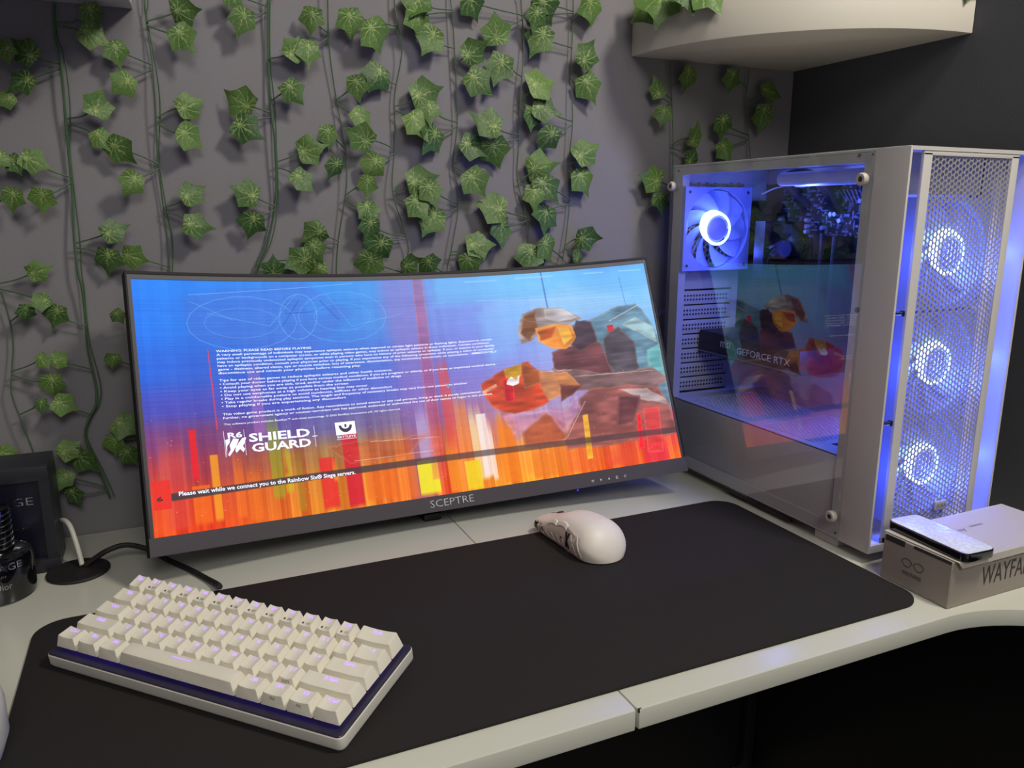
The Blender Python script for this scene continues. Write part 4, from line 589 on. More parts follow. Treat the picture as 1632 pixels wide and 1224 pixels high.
for c, a, wd, p0, p1 in STROKES:
    x1, y1, x2, y2 = p0[0] * ASP, p0[1], p1[0] * ASP, p1[1]; dx, dy = x2 - x1, y2 - y1
    t = np.clip(((U * ASP - x1) * dx + (V - y1) * dy) / (dx * dx + dy * dy), 0, 1)
    d = np.hypot(U * ASP - x1 - t * dx, V - y1 - t * dy); blend(np.clip(1.5 - d / wd, 0, 1) * a, c)
# ribs of stitched cloth in the pale shape, sparks, horizontal brushing in the blue
rr = np.random.RandomState(9)
for _ in range(150):
    u0, v0 = rr.rand(), .5 + .5 * rr.rand() ** .7; d = np.hypot((U - u0) * ASP / 1.6, V - v0 + (U - u0) * .2); m = np.clip(1.3 - d / .0016, 0, 1)
    blend(m * .7, (255, 190, 150))
hb = rr.rand(NV + 1)[(V * NV).astype(int)] - .5
img = img + (hb * (1 - w))[..., None] * 10
cl = rr.rand(36, 50); ci = cl[(V * 35).astype(int), (U * 49).astype(int)]
img = img + ((ci - .5) * 3)[..., None]
# the dark message bar and the red square at its left end
bl = np.interp(U, [0, .5, 1], [.858, .825, .870]); bt = np.interp(U, [0, .5, 1], [.836, .801, .842])
vb0 = .8445 - .026 * np.sin(pi * np.clip(U, 0, 1)) * .8; vb1 = vb0 + .032
m = np.clip((V - vb0) / .004, 0, 1) * np.clip((vb1 - V) / .004, 0, 1) * (U > .030)
fade = np.interp(U, [0, .35, .6, 1], [.97, .85, .66, .66]); blend(m * fade, (72, 56, 62))
m = (U < .030) * (V > .79) * (V < .90) * (U > .004); blend(m * .8, (238, 40, 36))
img = np.clip(img, 4, 255) / 255.0
lin_img = np.where(img <= .04045, img / 12.92, ((img + .055) / 1.055) ** 2.4)
me = bpy.data.meshes.new('screen')
gu = np.linspace(0, 1, NU + 1); gv = np.linspace(0, 1, NV + 1); GU, GV = np.meshgrid(gu, gv)
s_ = US0 + GU * (US1 - US0); t_ = TV1 - GV * (TV1 - TV0); th = s_ * MON['W'] / 2 / MON['R']; off = .0006
lx = (MON['R'] - off) * np.sin(th); ly = -(MON['R'] - (MON['R'] - off) * np.cos(th)); lz = t_ * MON['h']
YY = ly * cos(MON['tl']) + lz * sin(MON['tl']); ZZ = lz * cos(MON['tl']) - ly * sin(MON['tl'])
co = np.stack([MON['x'] + lx * cos(MON['a']) - YY * sin(MON['a']), MON['y'] + lx * sin(MON['a']) + YY * cos(MON['a']), MON['z'] + ZZ], -1).reshape(-1, 3)
inv = np.array(MW[mt].inverted()); co = co @ inv[:3, :3].T + inv[:3, 3]
idx = np.arange((NU + 1) * (NV + 1)).reshape(NV + 1, NU + 1)
quads = np.stack([idx[:-1, :-1], idx[1:, :-1], idx[1:, 1:], idx[:-1, 1:]], -1).reshape(-1, 4)
tb = new()                                                                      # the writing, same glass, a hair proud of it
def scr(x, y): return mon(US0 + x * (US1 - US0), TV1 - y * (TV1 - TV0), .0010)
def tl_(s): return lambda x, y: mon(x, y, .0010)
WARN = ['WARNING: PLEASE READ BEFORE PLAYING',
 'A very small percentage of individuals may experience epileptic seizures when exposed to certain light patterns or flashing lights. Exposure to certain',
 'patterns or backgrounds on a computer screen, or while playing video games, may induce an epileptic seizure in these individuals. Certain conditions',
 'may induce previously undetected epileptic symptoms even in persons who have no history of prior seizures or epilepsy. If you, or anyone in your family,',
 'have an epileptic condition, consult your physician prior to playing. If you experience any of the following symptoms while playing a video or computer',
 'game - dizziness, altered vision, eye or muscle twitches, loss of awareness, disorientation, any involuntary movement, or convulsions - IMMEDIATELY',
 'discontinue use and consult your physician before resuming play.']
WX = [-.422, .276, .262, .285, .280, .290, -.250]
TIPS = ['Tips for use of video games to reduce epileptic seizures and other health concerns.',
 '• Consult your doctor before playing if you have serious medical conditions, if you are pregnant or elderly, or if you have an implanted medical device',
 '• Avoid playing when you are sick, tired, and/or under the influence of medicine or drugs',
 '• Keep your eyes as far away as possible from the screen',
 '• Do not use earphones at a high volume as hearing loss may occur',
 '• Play in a comfortable posture to avoid numbness, stiffness or other discomfort',
 '• Take regular breaks during play sessions. The length and frequency of necessary breaks may vary from one person to another',
 '• Stop playing if you are experiencing any discomfort']
TX = [-.135, .275, -.105, -.305, -.235, -.145, .15, -.32]
for k, (s, x1) in enumerate(zip(WARN, WX)): text(tb, s, tl_(0), -.743, x1, .698 - .0138 * k, .7065 - .0138 * k, bold=.012, fit=False)
for k, (s, x1) in enumerate(zip(TIPS, TX)): text(tb, s, tl_(0), -.743, x1, .588 - .0138 * k, .5965 - .0138 * k, bold=.012, fit=False)
text(tb, 'This video game product is a work of fiction. Any resemblance to actual events or any real persons, living or dead, is purely coincidental.', tl_(0), -.743, .20, .462, .4705, bold=.012, fit=False)
text(tb, 'Further, no government agency or counter-terrorism unit has approved, endorsed or authorized the use of their names or logos in this product.', tl_(0), -.743, .245, .448, .4565, bold=.012, fit=False)
text(tb, 'This software product includes BattlEye™ anti-cheat technology. © 2023 BattlEye Innovations e.K. All rights reserved.', tl_(0), -.743, -.125, .4255, .4325, bold=.006, fit=False)
text(tb, 'SHIELD', tl_(0), -.668, -.463, .356, .388, bold=.03); text(tb, 'GUARD', tl_(0), -.662, -.463, .318, .350, bold=.03)
text(tb, 'R6', tl_(0), -.735, -.688, .377, .398, bold=.03)
def poly(P, mi=0): 
    f = tb.faces.new([tb.verts.new(mon(x, y, .0009 if mi == 0 else .0012)) for x, y in P]); f.material_index = mi
for P in ([(-.744, .372), (-.728, .377), (-.731, .36), (-.74, .35), (-.744, .31)], [(-.732, .352), (-.718, .376), (-.700, .371), (-.712, .345), (-.722, .33), (-.735, .312), (-.74, .318), (-.73, .335)],
          [(-.712, .345), (-.690, .374), (-.676, .376), (-.686, .35), (-.70, .335), (-.712, .322), (-.716, .33)], [(-.70, .335), (-.690, .322), (-.684, .334), (-.69, .345)]): poly(P)
for x in (-.747, -.682): poly([(x - .0006, .405), (x + .0006, .405), (x + .0006, .31), (x - .0006, .31)])
poly([(-.4475, .395), (-.4463, .395), (-.4463, .315), (-.4475, .315)]); poly([(-.456, .357), (-.438, .357), (-.438, .354), (-.456, .354)])
poly([(-.372, .399), (-.300, .399), (-.300, .349), (-.372, .349)])
N_ = 14                                                                          # the eye-like mark in the white badge
for k in range(N_):
    a0, a1 = radians(180 + 180 * k / N_), radians(180 + 180 * (k + 1) / N_)
    poly([(-.336 + .024 * cos(a0), .386 + .028 * sin(a0)), (-.336 + .024 * cos(a1), .386 + .028 * sin(a1)), (-.336 + .015 * cos(a1), .386 + .014 * sin(a1)), (-.336 + .015 * cos(a0), .386 + .014 * sin(a0))], 2)
poly([(-.339, .390), (-.332, .390), (-.332, .378), (-.339, .378)], 2)
text(tb, 'BATTLEYE', tl_(0), -.369, -.303, .337, .345, bold=.02); poly([(-.372, .333), (-.300, .333), (-.300, .3315), (-.372, .3315)])
text(tb, 'Please wait while we connect you to the Rainbow Six® Siege servers.', tl_(0), -.901, -.322, .1925, .2075, bold=.022, fit=False)
text(tb, '6', tl_(0), -.966, -.948, .181, .198, mi=2, bold=.04)
# small round busy pointer
for k in range(16):
    a0, a1 = 2 * pi * k / 16, 2 * pi * (k + 1) / 16; cx_, cy_ = .072, .5045
    f = tb.faces.new([tb.verts.new(mon(cx_ + q * .0042 * cos(a), cy_ + q * .0092 * sin(a), .0012)) for q, a in ((1, a0), (1, a1), (.5, a1), (.5, a0))]); f.material_index = 3
tb.transform(MW[mt].inverted()); tb.verts.ensure_lookup_table()
tco = np.array([v.co[:] for v in tb.verts]); base_n = len(co)
tf = [[v.index for v in f.verts] for f in tb.faces]; tm = [f.material_index for f in tb.faces]
tb.verts.index_update(); tf = [[v.index for v in f.verts] for f in tb.faces]; tb.free()
allco = np.concatenate([co, tco]); nloops = quads.size + sum(len(f) for f in tf); npoly = len(quads) + len(tf)
me.vertices.add(len(allco)); me.vertices.foreach_set('co', allco.astype(np.float32).ravel())
me.loops.add(nloops); me.polygons.add(npoly)
li = np.concatenate([quads.ravel(), np.array([i + base_n for f in tf for i in f], int)]); me.loops.foreach_set('vertex_index', li.astype(np.int32))
tot = np.concatenate([np.full(len(quads), 4), np.array([len(f) for f in tf], int)]); start = np.concatenate([[0], np.cumsum(tot)[:-1]])
me.polygons.foreach_set('loop_start', start.astype(np.int32))
me.polygons.foreach_set('material_index', np.concatenate([np.zeros(len(quads), int), np.array([{0: 1, 2: 2, 3: 3}[m] for m in tm], int)]).astype(np.int32))
me.update(calc_edges=True); me.validate()
ca = me.attributes.new('picture', 'FLOAT_COLOR', 'FACE')
cols = np.ones((len(me.polygons), 4), np.float32); cols[:len(quads), :3] = lin_img.reshape(-1, 3); ca.data.foreach_set('color', cols.ravel())
def screen_mat():
    m = bpy.data.materials.new('lit_picture'); m.use_nodes = True; nt = m.node_tree; b_ = nt.nodes['Principled BSDF']
    a = nt.nodes.new('ShaderNodeAttribute'); a.attribute_name = 'picture'
    b_.inputs['Base Color'].default_value = (.004, .004, .005, 1); b_.inputs['Roughness'].default_value = .5; b_.inputs['Specular IOR Level'].default_value = .2
    nt.links.new(a.outputs['Color'], b_.inputs['Emission Color']); b_.inputs['Emission Strength'].default_value = 1.0
    return m
for m in (screen_mat(), mat('lit_white', (10, 10, 10), .5, emit=(236, 240, 255), estr=1.15), mat('unlit_picture', (30, 14, 40), .5, emit=(40, 20, 60), estr=.6), mat('lit_cyan', (10, 10, 10), .5, emit=(60, 190, 220), estr=1)): me.materials.append(m)
so = bpy.data.objects.new('screen', me); C.objects.link(so); so.parent = mt
so['label'] = 'lit curved screen with blue sky above, orange streaks below and white warning text'
# ------------------------------------------------------------------ compact keyboard
KX, KY, KZ, KA, KT, UU = -.7833, -.0877, .0210, -.8043, .1314, .01905
kbd = thing('keyboard', 'compact white mechanical keyboard with ivory keycaps and violet backlight on the mat', 'keyboard', (KX, KY, 0), KA)
TK = MW[kbd] @ Matrix.Translation((0, 0, KZ)) @ Matrix.Rotation(KT, 4, 'X')      # key plane: x along a row, y away, z up
b = new(); prism(b, rrect(-.0056, 15 * UU + .0058, -.0076, 5 * UU + .0062, .0058, 6), -.0145, -.0040, bev=.0016, seg=3, M=TK)
prism(b, rrect(-.0044, 15 * UU + .0046, -.0064, 5 * UU + .0050, .005, 6), -.0162, -.0142, bev=.001, seg=2, M=TK)
obj('case', b, M_case, kbd)
b = new(); prism(b, rrect(-.0048, 15 * UU + .0050, -.0068, 5 * UU + .0054, .0050, 6), -.0044, -.0030, bev=.0004, seg=1, M=TK)
obj('switch_plate', b, M_plate, kbd, label='dark glossy plate lit violet under the keycaps')
for ux in (1.2, 13.3):
    b = new(); box(b, ux * UU, (ux + 1.2) * UU, 4.3 * UU, 4.9 * UU, -.0268, -.0155, bev=.001, M=TK)
    bmesh.ops.delete(b, geom=[v for v in b.verts if (v.co.z < .0034)], context='VERTS') if False else None
    obj('foot', b, M_case, kbd)
ROWS = [ # bottom row first: (height, front-to-back tilt of the top, [(legend, width)])
 (.0108, .02, [('Ctrl', 1.25), ('Win', 1.25), ('Alt', 1.25), ('', 6.25), ('Alt', 1.25), ('FN', 1.25), ('▤', 1.25), ('Ctrl', 1.25)]),
 (.0104, .06, [('Shift', 2.25)] + [(c, 1) for c in 'ZXCVBNM'] + [(', <', 1), ('. >', 1), ('/ ?', 1), ('⇧Shift', 2.75)]),
 (.0104, .10, [('Caps', 1.75)] + [(c, 1) for c in 'ASDFGHJKL'] + [('; :', 1), ("' \"", 1), ('Enter', 2.25)]),
 (.0112, .15, [('Tab', 1.5)] + [(c, 1) for c in 'QWERTYUIOP'] + [('[ {', 1), ('] }', 1), ('\\ |', 1.5)]),
 (.0128, .20, [('Esc', 1), ('1!', 1), ('2@', 1), ('3#', 1), ('4$', 1), ('5%', 1), ('6^', 1), ('7&', 1), ('8*', 1), ('9(', 1), ('0)', 1), ('-_', 1), ('=+', 1), ('Back', 2)])]
def keycap(x0, w, row, h, tilt, legend):
    W_ = w * UU; g = .0005; x1 = x0 + W_ - g; x0 = x0 + g; y0 = row * UU + g; y1 = (row + 1) * UU - g
    ix, iy0, iy1 = .0029, .0018, .0034
    t = new(); B0 = [t.verts.new(p) for p in ((x0, y0, 0), (x1, y0, 0), (x1, y1, 0), (x0, y1, 0))]
    zf = h - tilt * .004; zb = h + tilt * .010
    nx, ny = 10, 6; T = []
    for j in range(ny + 1):
        v = j / ny; T.append([])
        for i in range(nx + 1):
            u = i / nx; xx = x0 + ix + (x1 - x0 - 2 * ix) * u; yy = y0 + iy0 + (y1 - y0 - iy0 - iy1) * v
            if W_ < .04: dish = -.0011 * (1 - (2 * u - 1) ** 2)
            else: e = min(1, 6 * min(u, 1 - u)); dish = -.0007 * e
            if legend == '': dish = .0009 * (1 - (2 * v - 1) ** 2)
            T[j].append(t.verts.new((xx, yy, zf + (zb - zf) * v + dish)))
    for j in range(ny):
        for i in range(nx): t.faces.new((T[j][i], T[j][i + 1], T[j + 1][i + 1], T[j + 1][i]))
    t.faces.new([B0[0], B0[1]] + T[0][::-1]); t.faces.new([B0[2], B0[3]] + T[-1])
    t.faces.new([B0[1], B0[2]] + [T[j][-1] for j in range(ny, -1, -1)]); t.faces.new([B0[3], B0[0]] + [T[j][0] for j in range(ny + 1)])
    bmesh.ops.recalc_face_normals(t, faces=t.faces)
    es = [e for e in t.edges if not e.is_boundary and len(e.link_faces) == 2 and e.calc_face_angle(0) > radians(40)]
    bmesh.ops.bevel(t, geom=es, offset=.0007, segments=2, affect='EDGES', profile=.6, clamp_overlap=True)
    bb = new(); merge(bb, t, TK)
    cap = obj('keycap', bb, M_cap, kbd)
    cx = (x0 + x1) / 2; ya = y0 + iy0; yl = y1 - iy1 - ya; xa = x0 + ix; xl = x1 - x0 - 2 * ix
    def top(x, y):                                   # x from the cap's middle, y 0..1 front to back of its top
        u = (x + cx - xa) / xl; e = (1 - (2 * u - 1) ** 2)
        d = -.0011 * e if W_ < .04 else -.0007
        if legend == '': d = .0009 * (1 - (2 * y - 1) ** 2)
        return TK @ Vector((cx + x, ya + y * yl, zf + (zb - zf) * y + d + .00038))
    lb = new()
    if legend == '':
        q = [lb.verts.new(top(x, y)) for x, y in ((-.0095, .62), (.0095, .62), (.0095, .68), (-.0095, .68))]; lb.faces.new(q)
    elif legend == '▤':
        for (a_, c_, d_, e_) in ((-.0020, .0020, .60, .63), (-.0020, .0020, .85, .88), (-.0020, -.0016, .60, .88), (.0016, .0020, .60, .88), (-.0012, .0012, .69, .71), (-.0012, .0012, .77, .79)):
            lb.faces.new([lb.verts.new(top(x, y)) for x, y in ((a_, d_), (c_, d_), (c_, e_), (a_, e_))])
    else:
        s = legend.replace('⇧', ''); wd = {1: .0032, 2: .0052, 3: .0062}.get(len(s), .0084 if len(s) == 4 else .0096)
        if len(s) == 3 and ' ' in s: wd = .0052
        if s in ('-_', '=+'): wd = .005
        if s == 'I': wd = .0009
        y0_, y1_ = (.60, .88) if s not in ('; :', "' \"", '-_') else (.66, .84)
        ox = .0 if '⇧' not in legend else .001
        if '⇧' in legend:
            lb.faces.new([lb.verts.new(top(x, y)) for x, y in ((-.0068, .70), (-.0038, .70), (-.0053, .90))]); lb.faces.new([lb.verts.new(top(x, y)) for x, y in ((-.006, .60), (-.0046, .60), (-.0046, .70), (-.006, .70))])
        text(lb, s, top, ox - wd / 2 + (.001 if '⇧' in legend else 0), ox + wd / 2, y0_, y1_, bold=.004)
    obj('legend', lb, M_leg, cap, sharp=0, label='violet lit legend')
    return cap, top, (x0, x1, y0, zf, ix, iy0)
for row, (h, tilt, keys) in enumerate(ROWS):
    x = 0
    for i, (leg, w) in enumerate(keys):
        cap, top, (x0, x1, y0, zf, ix, iy0) = keycap(x * UU, w, row, h, tilt, leg)
        sub = None
        if row == 4 and 0 < i < 13: sub = 'F%d' % i
        if sub:
            pb_ = new()
            text(pb_, sub, top, .0004, .0040, .10, .30); pb_.faces.new([pb_.verts.new(top(xx, yy)) for xx, yy in ((-.0036, .14), (-.0018, .14), (-.0018, .27), (-.0036, .27))])
            obj('printed_legend', pb_, M_ink, cap, sharp=0, label='grey printed function legend')
        front = {(1, 10): 'DELETE', (0, 5): 'FN1', (0, 6): 'FN2'}.get((row, i))
        if front:
            pb_ = new(); wd = .0074 if len(front) > 3 else .0042; cx = (x0 + x1) / 2
            fn = lambda xx, yy: TK @ Vector((cx + xx, y0 + iy0 * yy - .00025, zf * yy))
            text(pb_, front, fn, -wd / 2, wd / 2, .55, .78); obj('printed_legend', pb_, M_ink, cap, sharp=0, label='grey printed legend on the front of the key')
        x += w
b = new()
for row, (h, tilt, keys) in enumerate(ROWS):
    x = 0
    for leg, w in keys:
        for q in ([.5] if w < 3 else [.12, .5, .88]):
            cx, cy = (x + w * q) * UU, (row + .42) * UU
            box(b, cx - .0012, cx + .0012, cy - .0009, cy + .0009, -.0031, -.0022, M=TK)
        x += w
obj('backlight_diodes', b, M_led, kbd, sharp=0)

# ------------------------------------------------------------------ mouse
MO = Matrix.Translation((-.2515, -.0515, .0034)) @ Matrix.Rotation(radians(7), 4, 'Z')
mo = thing('computer_mouse', 'white lightweight wireless mouse with openwork side on the edge of the mat', 'mouse', (-.2515, -.0515, .0034), radians(7))
def msec(s):
    """half width, height, at s = 0 tail .. 1 nose"""
    def sm(xs, ys):                                   # smooth curve through the stations
        k = int(np.clip(np.searchsorted(xs, s) - 1, 0, len(xs) - 2)); g = np.gradient(ys, xs); h = xs[k + 1] - xs[k]; t = (s - xs[k]) / h
        return ys[k] * (2 * t ** 3 - 3 * t * t + 1) + h * g[k] * (t ** 3 - 2 * t * t + t) + ys[k + 1] * (3 * t * t - 2 * t ** 3) + h * g[k + 1] * (t ** 3 - t * t)
    w_ = sm([0, .25, .6, .85, 1], [.0325, .0325, .0290, .0285, .0262]); h_ = sm([0, .2, .4, .6, .8, 1], [.0375, .0400, .0405, .0365, .0262, .0175])
    q = min(1, max(0, s) / .22); e = max(1e-4, 1 - (1 - q) ** 2.2) ; w_ *= e ** .5; h_ = .002 + (h_ - .002) * max(1e-4, 1 - (1 - min(1, max(0, s) / .26)) ** 2) ** .5
    return w_, h_
def mexp(s): return float(np.interp(s, [0, .3, .6, 1], [.85, .75, .62, .5]))
def mpt(s, a, off=0.0):
    """a: 0 left foot .. 1 right foot over the back"""
    w_, h_ = msec(s); th = pi * (1 - a); n = 2.6
    cx = abs(cos(th)) ** (2 / n) * (1 if cos(th) > 0 else -1); cz = abs(sin(th)) ** mexp(s)
    tuck = 1 - .14 * (1 - min(1, cz * 2.2)) ** 1.5
    x = (w_ + off) * cx * tuck; z = .0015 + (h_ - .0015 + off) * cz
    return MO @ Vector((x, -.062 + .124 * s, z))
def mgrid(bm, s0, s1, a0, a1, n, m, off=0.0, mi=0):
    R_ = [[bm.verts.new(mpt(s0 + (s1 - s0) * (i / n) ** (1.8 if s0 == 0 else 1), a0 + (a1 - a0) * j / m, off)) for j in range(m + 1)] for i in range(n + 1)]
    for i in range(n):
        for j in range(m): bm.faces.new((R_[i][j], R_[i][j + 1], R_[i + 1][j + 1], R_[i + 1][j])).material_index = mi
    return R_
b = new(); R_ = mgrid(b, 0, 1, 0, 1, 60, 44); b.faces.new(R_[0]); b.faces.new(R_[-1]); bmesh.ops.recalc_face_normals(b, faces=b.faces)
obj('shell', b, M_mouse, mo, sharp=50)
b = new(); prism(b, [(.0275 * cos(t) * (.9 if sin(t) > 0 else 1), .0575 * sin(t)) for t in np.linspace(0, 2 * pi, 40, endpoint=False)], .0002, .0040, bev=.0008, M=MO); obj('base', b, mat('mouse_base', (150, 140, 130), .5), mo)
def aside(zf, s=.6):                                  # angle parameter of a height fraction on the left flank
    return math.asin(min(1, zf ** (1 / mexp(s)))) / pi
def patch(bm, pts, off0, off1, mi=0):
    """solid patch outlined in (s, height fraction) on the left flank"""
    Tt = [bm.verts.new(mpt(s, aside(z, s), off1)) for s, z in pts]; Bb = [bm.verts.new(mpt(s, aside(z, s), off0)) for s, z in pts]
    bm.faces.new(Tt).material_index = mi
    for k in range(len(pts)): bm.faces.new((Tt[k], Tt[(k + 1) % len(pts)], Bb[(k + 1) % len(pts)], Bb[k])).material_index = mi
def ribbon(bm, pts, wd, off0, off1, mi=0):
    for (s0, z0), (s1, z1) in zip(pts[:-1], pts[1:]):
        k = 3
        for q in range(k):
            a0 = (s0 + (s1 - s0) * q / k, z0 + (z1 - z0) * q / k); a1 = (s0 + (s1 - s0) * (q + 1) / k, z0 + (z1 - z0) * (q + 1) / k)
            dx, dz = (s1 - s0) * 3.2, (z1 - z0); l = math.hypot(dx, dz); nx, nz_ = -dz / l * wd / 3.2, dx / l * wd
            patch(bm, [(a0[0] + nx, a0[1] + nz_), (a1[0] + nx, a1[1] + nz_), (a1[0] - nx, a1[1] - nz_), (a0[0] - nx, a0[1] - nz_)], off0, off1, mi)
b = new(); mgrid(b, .20, .985, aside(.06), aside(.70), 30, 8, .0004); bmesh.ops.recalc_face_normals(b, faces=b.faces)
side = obj('side_panel', b, M_mouse2, mo, label='cream openwork side panel')
b = new()
ribbon(b, [(.17, .10), (.24, .62), (.45, .74)], .02, .0004, .0012); ribbon(b, [(.82, .66), (.98, .66)], .02, .0004, .0012)
for s_, z_ in ((.30, .38), (.86, .36)): ribbon(b, [(s_ - .04, z_ - .2), (s_ + .04, z_ + .2)], .03, .0004, .001); ribbon(b, [(s_ - .04, z_ + .2), (s_ + .04, z_ - .2)], .03, .0004, .001)
for s_ in np.linspace(.44, .80, 5): ribbon(b, [(s_, .14), (s_ + .05, .36)], .018, .0004, .001)
ribbon(b, [(.24, .12), (.95, .12)], .02, .0004, .001)
bmesh.ops.recalc_face_normals(b, faces=b.faces); obj('side_ribs', b, M_mouse, side, sharp=0)
for s_, z_ in ((.385, .36), (.945, .44)):
    b = new(); ribbon(b, [(s_ - .026, z_ - .22), (s_ + .026, z_ + .24)], .034, .0004, .0013); ribbon(b, [(s_ - .026, z_ + .24), (s_ + .026, z_ - .22)], .034, .0004, .0013)
    bmesh.ops.recalc_face_normals(b, faces=b.faces); obj('cross_mark', b, M_black, side, sharp=0, label='black X mark')
for p_ in ([(.475, .28), (.49, .38)], [(.80, .30), (.82, .50)], [(.84, .30), (.86, .50)]):
    b = new(); ribbon(b, p_, .016, .0004, .0012); bmesh.ops.recalc_face_normals(b, faces=b.faces); obj('dark_tick', b, M_black, side, sharp=0)
for a_, c_ in ((.42, .585), (.60, .74)):
    b = new(); n, m_ = 12, 5; G_ = []
    for i in range(n + 1):
        s_ = a_ + (c_ - a_) * i / n; row = []
        for j in range(m_ + 1):
            v_ = j / m_; e = 1 if 0 < i < n and 0 < j < m_ else 0
            row.append(b.verts.new(mpt(s_, aside(.60 + .17 * v_ + .05 * sin(pi * i / n), s_), .0004 + .0015 * e)))
        G_.append(row)
    for i in range(n):
        for j in range(m_): b.faces.new((G_[i][j], G_[i + 1][j], G_[i + 1][j + 1], G_[i][j + 1]))
    bmesh.ops.recalc_face_normals(b, faces=b.faces); obj('side_button', b, M_mouse, mo)
b = new(); lathe(b, [(.0, -.0035), (.0085, -.0035), (.0095, -.0025), (.0095, .0025), (.0085, .0035), (0, .0035)], 28, MO @ Matrix.Translation((0, .040, .0168)) @ Matrix.Rotation(pi / 2, 4, 'Y'))
obj('scroll_wheel', b, M_black, mo)
b = new()
for s_ in np.linspace(.66, .97, 12):
    q = [mpt(s_, .495, .0003), mpt(s_, .505, .0003), mpt(s_ + .028, .505, .0003), mpt(s_ + .028, .495, .0003)]
    b.faces.new([b.verts.new(v) for v in q])
obj('button_seam', b, M_ink, mo, sharp=0)

# ------------------------------------------------------------------ computer case
X0, X1, YR, YG, YF, Z0, Z1 = .012, .2108, .171, -.183, -.225, .0135, .4485
pc = thing('computer_case', 'white tower computer with a glass side and blue-lit fans behind a mesh front', 'computer', ((X0 + X1) / 2, (YR + YF) / 2, 0))
b = new()
box(b, X0 + .003, X1, YG, YR, Z1 - .0035, Z1, bev=.0008); box(b, X0 + .003, X1, YG, YR, Z0, Z0 + .003, bev=.0008)
box(b, X1 - .002, X1, YG, YR, Z0, Z1, bev=.0005)
XI = X0 + .0032                                       # the steel rim right behind the glass
box(b, XI, XI + .002, -.1690, .1480, .4345, Z1 - .0036); box(b, XI, XI + .012, .1480, YR - .0032, Z0 + .0032, Z1 - .0036); box(b, XI, XI + .02, YG + .0004, -.1690, Z0 + .0032, Z1 - .0036); box(b, XI, XI + .002, -.1690, .1480, Z0 + .0032, .030)
box(b, X0 + .005, .0200, YR - .003, YR, Z0, Z1); box(b, .142, X1, YR - .003, YR, .20, Z1); box(b, .02, .142, YR - .003, YR, .424, Z1)
box(b, .02, X1, YR - .003, YR, Z0, .110); box(b, .02, X1, YR - .003, YR, .270, .2965); box(b, .02, .034, YR - .003, YR, .110, .270); box(b, .130, X1, YR - .003, YR, .110, .270)
box(b, .1885, .1900, -.165, YR - .003, .112, Z1 - .004)                          # motherboard tray
fnr = lambda x, y, d: Vector((.022 + x, YR - .003 + d, .298 + y))
perf(b, fnr, .122, .126, .0085, .0036, .002)
obj('chassis', b, M_white, pc)
b = new()
for k in range(7):
    z = .114 + k * .0222
    box(b, .034, .130, YR - .0045, YR - .002, z, z + .0200, bev=.0006)
sl = obj('slot_covers', b, M_white, pc)
b = new()
for k in range(7):
    z = .114 + k * .0222
    for i in range(15):
        for j in range(2):
            cx_, cz_ = .042 + i * .0055, z + .007 + j * .006
            lathe(b, [(.0, 0), (.0016, 0), (.0016, .0004), (0, .0004)], 8, Matrix.Translation((cx_, YR - .0049, cz_)) @ Matrix.Rotation(pi / 2, 4, 'X'))
obj('vent_holes', b, M_ink2, sl, sharp=0)
b = new()
box(b, .0145, .0178, YF, YG + .001, Z0 - .0010, Z1, bev=.0012); box(b, .2080, .2115, YF, YG + .001, Z0 - .0010, Z1, bev=.0012)
box(b, .0178, .2080, YF + .0003, YG + .001, Z1 - .0042, Z1 - .0002); box(b, .0178, .2080, YF + .0003, YG + .001, Z0 - .0008, .0215)
fs = obj('front_shell', b, M_white, pc)
b = new()
box(b, .0178, .052, -.1895, -.1875, .0215, Z1 - .0042); box(b, .174, .208, -.1895, -.1875, .0215, Z1 - .0042); box(b, .05, .176, -.1895, -.1875, .402, Z1 - .0042); box(b, .05, .176, -.1895, -.1875, .0215, .040)
obj('front_bulkhead', b, M_white, pc)
b = new()
fnf = lambda x, y, d: Vector((.0455 + x, -.2228 + d, .0250 + y))
perf(b, fnf, .1270, .417, .00600, .00262, .0012)
fm = obj('front_mesh', b, M_mesh, pc, sharp=0, label='white perforated front panel glowing blue')
b = new()
box(b, .0350, .0475, YF + .0008, -.2205, .0218, .4425, bev=.0008); box(b, .1700, .1812, YF + .0008, -.2205, .0218, .4425, bev=.0008)
box(b, .0350, .1812, YF + .0008, -.2205, .4395, .4440, bev=.0008); box(b, .0350, .1812, YF + .0008, -.2205, .0218, .0290, bev=.0008)
obj('mesh_frame', b, M_white, fm)
for z in (.2795, .160):
    b = new(); box(b, .0335, .0350, -.222, -.216, z - .003, z + .003, bev=.0008); tube(b, [(.022, -.216, z), (.034, -.219, z)], .0022, 8); obj('clip', b, M_black, pc)
b = new(); box(b, .1125, .1320, -.2268, -.2232, .0492, .0592, bev=.0008)
bd = obj('badge', b, mat('badge_grey', (170, 165, 172), .4), pc, label='small grey badge')
b = new(); text(b, 'AURA', plane_fn((.1145, -.2270, .0517), (1, 0, 0), (0, 0, 1)), 0, .0155, 0, .005, bold=-.004); obj('badge_lettering', b, M_ink, bd, sharp=0)
for xa, ya in ((.022, -.176), (.165, -.176), (.022, .125), (.165, .125)):
    b = new(); box(b, xa, xa + .035, ya, ya + .036, 0, Z0 + .0005, bev=.0015); obj('foot', b, M_white, pc)
b = new(); box(b, .0165, .19, -.105, .02, .0055, Z0 - .0005, bev=.001); obj('under_case_slab', b, M_black, pc)  # thin black slab below the case floor
